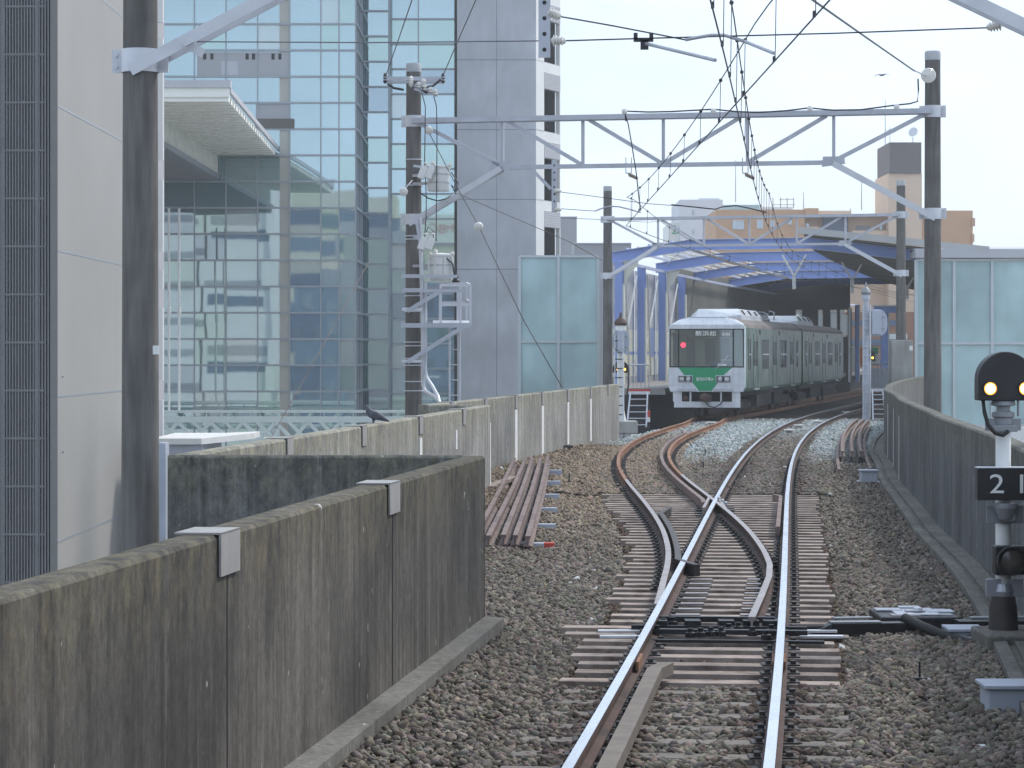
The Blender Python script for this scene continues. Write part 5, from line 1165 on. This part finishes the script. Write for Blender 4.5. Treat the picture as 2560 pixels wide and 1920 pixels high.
    q = MB(); q.box(-.22, .16, -.25, .3, .62, .84); q.lathe((-.03, -.25, .73), [(.16, 0), (.16, .1), (.08, .14)], 16, (0, -1, 0)); q.lathe((-.77, .1, .72), [(.1, 0), (.09, .06), (.0, .08)], 16, (0, -1, 0)); q.build('coupler', m_rust, t)
    q = MB(); q.tube([(-.1, .0, .62), (.1, -.05, .42), (.3, -.05, .38), (.5, -.02, .5), (.68, .05, .78)], .02); q.build('brake_hose', m_steelblack, t)
    return t
c1 = car('front green and white railcar with a clear windscreen, facing the viewer', 0, True, '2102')
# pantograph on the front car
q = MB(); zb = 3.66
for y in (10.2, 12.2): q.bar((-.75, y, zb-.05), (.75, y, zb-.05), .08, .08)
for x in (-.7, .7): q.bar((x, 10.0, zb), (x, 12.4, zb), .06, .06); q.tube([(x*.9, 10.4, zb+.05), (x*.75, 12.0, zb+.12), (x*.65, 10.6, zb+.25)], .025)
for y in (10.4, 10.7): q.tube([(-.9, y, zb+.14), (-.7, y, zb+.26), (.7, y, zb+.26), (.9, y, zb+.14)], .025)
q.tube([(.9, 12.4, 3.65), (.85, 12.8, 3.95), (.6, 13.4, 4.0), (.3, 14, 3.7)], .03); q.box(-.5, .5, 13.0, 13.8, 3.6, 3.85); q.build('pantograph', m_louv, c1)
c2 = car('rear green railcar coupled behind the front car, grimy grey roof', 18.6, False, '')
d = Vector((math.sin(HD), math.cos(HD), 0))

# ------------------------------------------------------------------ signals
def ladder_mast(name, px, y0, Z, ztop, label, head, facing):
    pass
# near signal
t = thing('shunting_signal', 'near black domed signal with two lit amber lamps and number board on a white post', 'signal'); Zs = 22.6
k = Zs/F; S0 = P(2508, 880, Zs); zy = lambda y: P(0, y, Zs).z; xx = lambda x: (x-CX)*k
b = MB(); b.lathe((S0.x, Zs, -.25), [(.066, 0), (.066, zy(1072)+.25), (.06, zy(1066)+.25), (0, zy(1066)+.25)], 24); b.build('post', m_white, t, True)
def dome(cx, y0, half, yb, yt, depth, name, mat, par, bev=.012):
    pts = [(cx-half, y0, yb), (cx+half, y0, yb), (cx+half, y0, yt-half)]+[(cx+half*math.cos(a), y0, yt-half+half*math.sin(a)) for a in np.linspace(0, math.pi, 22)[1:-1]]+[(cx-half, y0, yt-half)]
    return MB().prism(pts, (0, depth, 0)).build(name, mat, par, bevel=bev)
hd = dome(S0.x+.005, Zs-.12, 70*k, zy(1001), zy(879), .2, 'signal_head', m_black, t)
for x in (2469, 2556):
    c = Vector((xx(x), Zs-.12, zy(971))); b = MB(); b.lathe(c, [(.064, 0), (.064, .03), (.056, .03), (.056, 0)], 24, (0, -1, 0)); vs_ = b.build('lamp_rim', m_black, hd)
    b = MB(); b.lathe(c, [(.055, .004), (.05, .014), (0, .016)], 24, (0, -1, 0)); b.build('lamp', m_amber, vs_, True); b = MB(); b.lathe(c, [(.043, .0165), (.03, .024), (0, .028)], 24, (0, -1, 0)); b.build('lamp_core', m_ambercore, vs_, True)
b = MB(); b.lathe((S0.x, Zs, zy(1062)), [(.08, 0), (.08, .06), (.1, .07), (.1, .11), (.06, .12), (.06, .16), (.11, .17), (.1, .21), (0, .22)], 20); b.box(S0.x-.11, S0.x+.11, Zs-.09, Zs+.05, zy(1079), zy(1062)); b.box(S0.x-.16, S0.x+.15, Zs-.03, Zs-.0, zy(1076), zy(1046)); b.cyl((S0.x+.12, Zs-.05, zy(1040)), (S0.x+.12, Zs-.05, zy(1000)), .012, .012, 8)
b.build('bracket', m_louv, t, bevel=.006)
MB().tube([(xx(2455), Zs-.05, zy(1000)), (xx(2457), Zs-.08, zy(1030)), (xx(2464), Zs-.12, zy(1062)), (xx(2480), Zs-.15, zy(1082)), (xx(2500), Zs-.14, zy(1087)), (xx(2514), Zs-.1, zy(1078))], .018, 10).build('cable_hose', m_steelblack, t, True)
nb = MB().box(xx(2434), xx(2590), Zs-.19, Zs-.08, zy(1248), zy(1168)).build('number_board', m_black, t, bevel=.004); b = MB(); b.box(xx(2433), xx(2591), Zs-.2, Zs-.07, zy(1168)+.001, zy(1165.5)); b.build('hood', m_galvlight, nb)
for ch, x in (('2', 2482), ('1', 2543)):
    text(ch, .235, m_lettering, 'numeral', nb, (xx(x), Zs-.192, zy(1209.5)), (R(90), 0, 0), .001, 1.2)
b = MB(); b.box(S0.x-.16, S0.x+.16, Zs-.09, Zs-.07, zy(1307), zy(1262)); b.lathe((S0.x+.0, Zs-.12, zy(1296)), [(.06, 0), (.085, .06), (.1, .1), (.1, .14)], 18); b.box(xx(2500), xx(2530), Zs-.16, Zs-.05, zy(1301), zy(1275)); b.build('junction_bracket', m_louv, t, bevel=.005)
b = MB(); b.box(xx(2480), xx(2558), Zs-.16, Zs-.0, zy(1434), zy(1362)); ll = b.build('lower_lamp', m_black, t, bevel=.012)
c = Vector((xx(2518), Zs-.16, zy(1398))); b = MB(); b.lathe(c, [(.125, 0), (.125, .07), (.115, .07), (.112, 0)], 28, (0, -1, 0)); b.build('lamp_hood', m_black, ll, True); b = MB(); b.lathe(c, [(.112, .002), (.085, .02), (0, .03)], 28, (0, -1, 0)); b.build('lens', M('unlit_signal_lens', (.10, .085, .075), .12, 0, .3, 12, coat=.6), ll, True)
b = MB(); b.box(S0.x-.16, S0.x+.16, Zs-.06, Zs-.03, zy(1490), zy(1446)); b.lathe((S0.x, Zs-.02, zy(1492)), [(.075, 0), (.09, .05), (.07, .12)], 16); b.build('junction_bracket', m_galv, t, bevel=.004)
b = MB(); b.lathe((S0.x, Zs, -.32), [(.3, 0), (.3, .12), (.22, .13), (.16, .16), (.13, .24), (.12, .45), (.1, .55), (0, .56)], 24); b.build('base', m_plate, t, True); MB().box(xx(2470)-.1, xx(2590)+.1, Zs-.55, Zs+.3, -.32, -.06).build('footing', m_kerb, t, bevel=.02)
settle(t, (S0.x, Zs, -.32)); dd = P(2482, 1148, 30); tag(MB().box(dd.x-.02, dd.x+.03, 30, 30.04, dd.z-.06, dd.z+.04).build('marker_tag', m_orangep), 'small orange tag behind the white signal post', 'tag')
# far left and far right signals, backs to the viewer, with ladders
def mast(px, Z, ybase, ytop, yc, hw, hh, label, left, zb):
    t = thing('mast_signal', label, 'signal', 'signals seen from behind by the platform ends'); f = lambda x, y, q=0: P(x, y, Z)+Vector((0, q, 0)); k = Z/F; r = (9 if left else 6.5)*k
    b = MB(); o = f(px, 880); zt = P(0, ytop, Z).z; b.lathe((o.x, Z, zb), [(r*1.9, 0), (r*1.6, .12), (r, .5), (r, zt-zb-.2), (r*1.5, zt-zb-.2), (r*1.5, zt-zb-.05), (0, zt-zb+.15)], 18); b.build('post', m_box if not left else m_white, t, True)
    cx_ = px if left else px+24
    pts = [f(cx_+hw*(abs(math.cos(a))**.72)*(1 if math.cos(a) > 0 else -1), yc+hh*(abs(math.sin(a))**.8)*(1 if math.sin(a) > 0 else -1), -.16) for a in np.linspace(0, 2*math.pi, 40, endpoint=False)]
    bd = MB().prism(pts, (0, .03, 0)).build('back_board', m_box, t); b = MB(); c = f(cx_, yc, -.3); b.box(c.x-hw*k*.42, c.x+hw*k*.42, Z-.3, Z-.162, P(0, yc+hh*.85, Z).z, P(0, yc-hh*.9, Z).z); b.build('lamp_case', m_box, bd, bevel=.01)
    b = MB()
    for y in (yc-hh*.4, yc+hh*.45): p = f(cx_, y, -.17); b.box(p.x-hw*k*.75, p.x+hw*k*.75, Z-.18, Z-.17, p.z-.015, p.z+.015)
    b.build('stiffener', m_louv, bd)
    lx = px+5 if left else px+8; b = MB(); b.tube([f(lx, ytop+26, -.28), f(lx, ybase-8, -.28)], .028); b.tube([f(lx-20 if left else lx-18, ytop+26, -.28), f(lx-20 if left else lx-18, ybase-8, -.28)], .018); b.build('ladder_rail', m_galvlight, t)
    for y in np.arange(ytop+40, ybase-10, 23): b = MB(); b.tube([f(lx-20, y, -.28), f(lx+2, y, -.28)], .022); b.build('rung', m_steelblack if left else m_box, t)
    MB().lathe((o.x, Z, zt-.02), [(r*1.6, 0), (r*1.9, .08), (r*1.3, .2), (r*.4, .28), (r*.3, .42), (0, .45)], 14).build('finial', m_louv if not left else m_rust, t, True)
    return settle(t, (o.x, Z, zb))
mast(1551.5, 88, 1063, 812, 854, 21, 30, 'left ladder signal with a round white back board beside the far parapet', True, -.1)
mast(2165, 93, 1050, 735, 807, 28, 34, 'right tall pale signal mast with a white back board beside the right parapet', False, -.2)
b = MB(); c = P(1552, 1070, 88); b.box(c.x-.55, c.x+.55, 87.5, 88.6, -.4, .02); tag(b.build('footing', m_conc, bevel=.03), 'rough concrete footing under the left ladder signal', 'footing')
def dwarf(px, yc, Z, lamps, label, hw=17, yb=0):
    t = thing('dwarf_signal', label, 'signal', 'small lit signals by the platform ends'); k = Z/F; f = lambda x, y: P(x, y, Z); c = f(px, yc)
    hd = dome(c.x, Z-.1, hw*k, P(0, yc+14, Z).z, P(0, yc-16, Z).z, .25, 'signal_head', m_black, t)
    for x, y in lamps: q = f(x, y); b = MB(); b.lathe((q.x, Z-.1, q.z), [(.04, 0), (.035, .02), (0, .025)], 12, (0, -1, 0)); b.build('lamp', m_amber2, hd)
    b = MB(); b.cyl((c.x, Z, yb), (c.x, Z, c.z-.15), .05, .05, 10); b.build('post', m_louv, t); return settle(t, (c.x, Z, yb))
dwarf(1552, 918, 89.2, ((1544, 923.5), (1561.5, 923.5)), 'small black signal with two amber lamps behind the left ladder mast', 20, 0)
dwarf(2173, 889, 96, ((2180.5, 894.5),), 'small black domed signal with one amber lamp behind the right mast', 15, -.2)
b = MB(); b.tube([P(1560, 905, 88.9), P(1570, 915, 88.9), P(1571, 960, 88.9), P(1566, 1000, 88.9)], .03); tag(b.build('cable_hose', m_steelblack), 'black hose looping down beside the left ladder signal', 'hose')

# ------------------------------------------------------------------ trackside things
def steps(x0, x1, y0, y1, Z, n, label, lean=6):
    t = thing('step_ladder', label, 'step ladder', 'step ladders down from the platforms'); f = lambda x, y, q=0: P(x, y, Z)+Vector((0, q, 0)); b = MB()
    b.bar(f(x0+5, y0), f(x0-lean, y1, -.7), .05, .07); b.bar(f(x1-2, y0), f(x1-lean-2, y1, -.7), .05, .07); b.build('stringer', m_galvlight, t)
    b = MB(); b.bar(f(x0, y0), f(x1+4, y0), .05, .1); b.build('top_plate', m_galvlight, t)
    for k in range(1, n+1): u = k/(n+.35); y = y0+(y1-y0)*u; MB().bar(f(x0+5-(lean+5)*u, y, -.7*u), f(x1-2-lean*u, y, -.7*u), .18, .03).build('tread', m_galvlight, t)
    return settle(t, f(x0, y1))
steps(1571, 1621, 982, 1066, 92.6, 5, 'pale steel step ladder from the left platform end to the ballast')
steps(2176, 2209, 975, 1050, 95, 6, 'pale steel step ladder between the right mast and the right parapet', 0)
c = P(1622, 1063, 91); t = thing('marker_post', 'short red topped white marker post beside the left step ladder', 'marker post'); MB().cyl((c.x, 91, -.1), (c.x, 91, P(0, 1043, 91).z), .05, .05, 14).build('post', m_white, t); MB().lathe((c.x, 91, P(0, 1043, 91).z), [(.052, 0), (.052, .2), (.03, .23), (0, .24)], 14).build('red_top', m_red, t); settle(t, (c.x, 91, -.1))
c = P(1533, 975, 86); t = thing('cable_post', 'thin white cable post against the far parapet', 'post'); MB().cyl((c.x, 86, -.1), (c.x, 86, c.z), .02, .02, 8).build('pipe', m_galvlight, t); MB().box(c.x-.05, c.x+.05, 85.95, 86.05, c.z, c.z+.14).build('cap_box', m_white, t); settle(t, (c.x, 86, -.1))
# stored rails: left
names = ['leftmost of the stored old rails on the left ballast', 'second stored old rail from the near wall', 'middle stored old rail on the left ballast', 'fourth stored old rail from the near wall', 'rightmost of the stored old rails on the left ballast']
ends = [(-.47, .05), (-.30, .28), (-.11, .42), (.04, .60), (.20, .76)]
def g2(x, y): return gz(x, y)
for i, ((xa, xb), lb_) in enumerate(zip(ends, names)):
    za, zb_ = .03, .16; y0, y1 = 33.0+rng.uniform(-.3, .2), 55+rng.uniform(-1.5, 1)
    b = MB(); b.sweep([(xa, y0, za), ((xa+xb)/2+.02, (y0+y1)/2, (za+zb_)/2), (xb, y1, zb_)], RAIL, .0); o = b.build('stored_rail', m_oldrail); tag(o, lb_, 'rail', 'old rails stored on the left ballast')
for k, y in enumerate((33.6, 37, 40.5, 44, 48, 52)):
    u = (y-33)/22; xm = -.1+.55*u; b = MB(); zc_ = -.11-.075+.13*u
    b.box(xm-.62, xm+.62, y-.09, y+.09, zc_-.05, zc_+.065); b.mi = 1
    if k == 0: b.box(xm+.5, xm+.63, y-.093, y+.093, zc_+.0, zc_+.068)
    tag(b.build('support_beam', [m_box, m_red]), ['bearer under the near end of the left rail stack, red tipped', 'second bearer from the near end under the left rail stack', 'third bearer from the near end under the left rail stack', 'fourth bearer from the near end under the left rail stack', 'fifth bearer from the near end under the left rail stack', 'bearer under the far end of the left rail stack'][k], 'bearer', 'bearers under the left rail stack')
b = MB(); c = P(1272, 1200, 46); b.bar((c.x-.35, 44.5, .02), (c.x+.1, 47.5, .06), .16, .06); tag(b.build('timber_offcut', m_wood), 'pale timber offcut lying between the parapet and the left rail stack', 'timber')
b = MB(); c = P(1380, 1118, 63); b.obox((c.x, 63, .07), (.45, .1, 0), (-.05, .5, 0), (0, 0, .03)); tag(b.build('flat_sheet', m_plate), 'dark flat sheet lying on the ballast beyond the left rail stack', 'sheet')
# stored rails: right, two layers
for i, (of, y0, y1, z) in enumerate(((1.55, 53.5, 86, -.05), (2.2, 54, 84, -.05), (1.66, 59, 88, .11), (1.88, 59, 88, .11), (2.08, 59, 87, .11))):
    b = MB(); b.sweep(path(mainx, y0, y1, of, 1.5, z), RAIL); tag(b.build('stored_rail', m_oldrail), ['lower left of the stored rails by the right parapet', 'lower right of the stored rails by the right parapet', 'upper left of the stored rails by the right parapet', 'upper middle of the stored rails by the right parapet', 'upper right of the stored rails by the right parapet'][i], 'rail', 'old rails stored by the right parapet')
for k, y in enumerate((54.6, 60.5, 67, 74)):
    x = mainx(y)+1.75; b = MB(); b.box(x-.75, x+.6, y-.09, y+.09, -.25, -.19+.0); tag(b.build('support_beam', m_wooddark), ['nearest bearer of the right rail stack', 'second nearest bearer of the right rail stack', 'third nearest bearer of the right rail stack', 'farthest bearer of the right rail stack'][k], 'bearer', 'bearers under the right rail stack')
def jbox(px, py0, py1, w, Z, label, legs=True, dp=.35):
    t = thing('junction_box', label, 'junction box', 'trackside junction boxes'); a, c = P(px, py0, Z), P(px, py1, Z); b = MB(); b.box(a.x-w/2, a.x+w/2, Z, Z+dp, max(c.z, -.2), a.z-.03); b.build('box', m_box, t, bevel=.008)
    MB().box(a.x-w/2-.03, a.x+w/2+.03, Z-.03, Z+dp+.03, a.z-.028, a.z).build('lid', m_box, t, bevel=.006); b = MB(); b.box(a.x-w/2-.06, a.x-w/2+.04, Z+.02, Z+dp-.02, c.z-.08, c.z+.02); b.box(a.x+w/2-.04, a.x+w/2+.06, Z+.02, Z+dp-.02, c.z-.08, c.z+.02); b.build('foot', m_galvlight, t)
    if legs: MB().box(a.x-w*.25, a.x+w*.28, Z-.045, Z-.002, c.z+.02, c.z+(a.z-c.z)*.55).build('label_plate', m_galvlight, t)
    return settle(t, (a.x, Z, c.z-.08))
jbox(2174, 1175, 1206, .3, 50, 'small pale junction box at the near end of the right rail stack', False)
jbox(2418, 1572, 1612, .27, 22.9, 'small pale junction box left of the signal footing')
jbox(2550, 1713, 1788, .44, 18.3, 'large pale junction box in the lower right corner', False)
# point machine
t = thing('point_machine', 'black point machine with a cross shaped lid right of the switch', 'point machine'); Zm = 24.0; a = P(2285, 1500, Zm)
b = MB(); b.box(a.x-.36, a.x+.36, Zm-.42, Zm+.42, -.22, -.055); b.build('casing', m_greased, t, bevel=.02)
for dx, dy, w_, d_, h_ in ((0, .0, .20, .30, .014), (-.22, .16, .12, .1, .02), (.24, .02, .12, .12, .02), (0, .3, .1, .07, .028), (0, -.06, .09, .05, .03), (-.12, -.24, .13, .1, .008), (.2, -.2, .12, .11, .008)):
    MB().box(a.x+dx-w_, a.x+dx+w_, Zm+dy-d_, Zm+dy+d_, -.055+.001, -.055+h_).build('lid', m_galv if h_ > .008 else m_louv, t, bevel=.004)
b = MB(); b.lathe((a.x+.02, Zm-.1, -.03), [(.05, 0), (.04, .03), (0, .035)], 12); b.build('lock', m_galvlight, t); b = MB(); b.bar((a.x-.85, Zm-.68, -.13), (a.x-.2, Zm-.6, -.13), .18, .10); b.prism([(a.x-1.1, Zm-.78, -.19), (a.x-.85, Zm-.78, -.19), (a.x-.85, Zm-.78, -.08)], (0, .18, 0)); b.cyl((a.x-1.9, Zm-.74, -.12), (a.x-.8, Zm-.68, -.12), .018, .018, 8); b.bar((a.x+.3, Zm-.55, -.13), (a.x+1.4, Zm-.5, -.13), .22, .12); b.build('rod_cover', m_greased, t)
for p_, q_, w_ in (((a.x-.86, Zm-.66, -.074), (a.x-.4, Zm-.62, -.074), .14), ((a.x-.8, Zm-.45, -.06), (a.x-.45, Zm-.38, -.06), .12), ((a.x+.45, Zm-.4, -.06), (a.x+1.0, Zm-.36, -.06), .12)): MB().bar(p_, q_, w_, .012).build('cover_plate', m_louv, t)
MB().tube([(a.x-.15, Zm-.45, -.06), (a.x-.05, Zm-.8, -.10), (a.x+.12, Zm-1.1, -.16), (a.x+.3, Zm-1.3, -.2)], .045, 10).build('hose', m_steelblack, t, True); settle(t, (a.x, Zm, -.22))
c = P(2299, 1704, 20); t = thing('stake_lamp', 'small dark stake with a square foot in the right ballast', 'stake'); b = MB(); b.cyl((c.x, 20, -.2), (c.x, 20, -.03), .008, .008, 6); b.build('rod', m_greased, t); MB().box(c.x-.05, c.x+.05, 19.95, 20.05, -.2, -.15).build('foot', m_greased, t, bevel=.008); settle(t, (c.x, 20, -.2))
for x, y, Z in ((1758, 1157, 56), (1763, 1127, 63), (1560, 1080, 76), (1423, 1180, 50)):
    b = MB(); c = P(x, y, Z); zg = gz(c.x, Z); b.cyl((c.x, Z, zg-.05), (c.x, Z, zg+.17), .014, .014, 6); b.box(c.x-.05, c.x+.05, Z-.02, Z+.02, zg, zg+.03)
    tag(b.build('ground_stake', m_greased), {1758: 'dark iron stake in the grey ballast nearest the crossing', 1763: 'dark iron stake in the grey ballast nearer the train', 1560: 'dark iron stake near the left ladder signal footing', 1423: 'dark iron stake alone right of the left rail stack'}[x], 'stake', 'iron stakes in the ballast')
for (x, y, Z), lb_ in zip(((1973, 1072, 80), (1997, 1060, 85), (2042, 1053, 90), (1777, 1054, 88.5), (2115, 1026, 104)), ('white balise plate nearest the viewer between the main rails', 'second white plate between the main rails', 'third white plate between the main rails', 'small white plate under the train front', 'farthest white plate between the main rails')):
    c = P(x, y, Z); b = MB(); b.box(c.x-.16, c.x+.16, Z-.2, Z+.2, -.06, -.03); b.box(c.x-.1, c.x+.1, Z-.1, Z+.1, -.15, -.06); tag(b.build('track_plate', m_whitestrip), lb_, 'plate', 'white plates between the rails')
# pigeon on the wall, bird in the sky
def bird(name, verts, edges, radii, label, loc, rz, extra=None, mat=m_pigeon):
    me = bpy.data.meshes.new(name); me.from_pydata(verts, edges, []); o = bpy.data.objects.new(name, me); COL.objects.link(o); me.materials.append(mat)
    sk = o.modifiers.new('skin', 'SKIN'); sk.use_smooth_shade = True
    for i, v in enumerate(me.skin_vertices[0].data): v.radius = radii[i] if isinstance(radii[i], tuple) else (radii[i], radii[i]); v.use_root = (i == 0)
    ss = o.modifiers.new('sub', 'SUBSURF'); ss.levels = 2; ss.render_levels = 2
    dg = bpy.context.evaluated_depsgraph_get(); m2 = bpy.data.meshes.new_from_object(o.evaluated_get(dg)); o.modifiers.clear(); o.data = m2
    o.location = loc; o.rotation_euler = (0, 0, rz); return tag(o, label, 'bird')
pz = 33.6; px_ = -5.54+.1149*pz-.1
pv = [(0, 0, .105), (-.055, 0, .13), (-.085, 0, .175), (-.092, 0, .215), (-.115, 0, .222), (-.142, 0, .214), (.06, 0, .085), (.12, 0, .055), (.20, 0, .02), (-.01, .03, .06), (-.012, .032, .0), (-.04, .034, .0), (-.01, -.03, .06), (-.012, -.032, .0), (-.04, -.034, .0)]
bird('pigeon', pv, [(0, 1), (1, 2), (2, 3), (3, 4), (4, 5), (0, 6), (6, 7), (7, 8), (0, 9), (9, 10), (10, 11), (0, 12), (12, 13), (13, 14)], [.062, .062, .04, .03, .02, .005, .052, .034, (.03, .008), .022, .006, .006, .022, .006, .006], 'blue grey pigeon standing on the parapet, facing left', (px_, pz, 1.432), R(8))
c = D(1905, 163, 110); bird('flying_bird', [(0, 0, 0), (.12, 0, .02), (-.14, 0, -.01), (.02, .2, .06), (.0, .38, -.02), (.02, -.2, .06), (0, -.38, -.02)], [(0, 1), (0, 2), (0, 3), (3, 4), (0, 5), (5, 6)], [.05, .025, .02, (.05, .01), (.03, .006), (.05, .01), (.03, .006)], 'small dark bird gliding in the sky left of the right pole', c, R(55))
b = MB(); c = P(868, 1110, 33.1); c = P(868, 1112, 39.2)
# small white marker on the stained wall
Zq = 40.6; xq = -5.54+.1149*Zq+.004; b = MB(); d_ = Vector((.1142, .9935, 0)); b.obox((xq, Zq, .98), d_*.09, (.008, -.001, 0), (0, 0, .15)); tag(b.build('wall_marker', m_white), 'small white marker plate on the stained parapet wall', 'plate')

# ------------------------------------------------------------------ pale air between the viewer and the far buildings
hz = MB().box(-120, 120, -110, 420, -9.3, 48).build('haze', m_white); tag(hz, kind='stuff')
hm = bpy.data.materials.new('pale_haze'); hm.use_nodes = True; t = hm.node_tree; t.nodes.remove(t.nodes['Principled BSDF'])
v_ = t.nodes.new('ShaderNodeVolumePrincipled'); v_.inputs['Color'].default_value = (.92, .96, 1, 1); v_.inputs['Density'].default_value = .00062; v_.inputs['Anisotropy'].default_value = .3
t.links.new(v_.outputs[0], t.nodes['Material Output'].inputs['Volume']); hz.data.materials.clear(); hz.data.materials.append(hm)
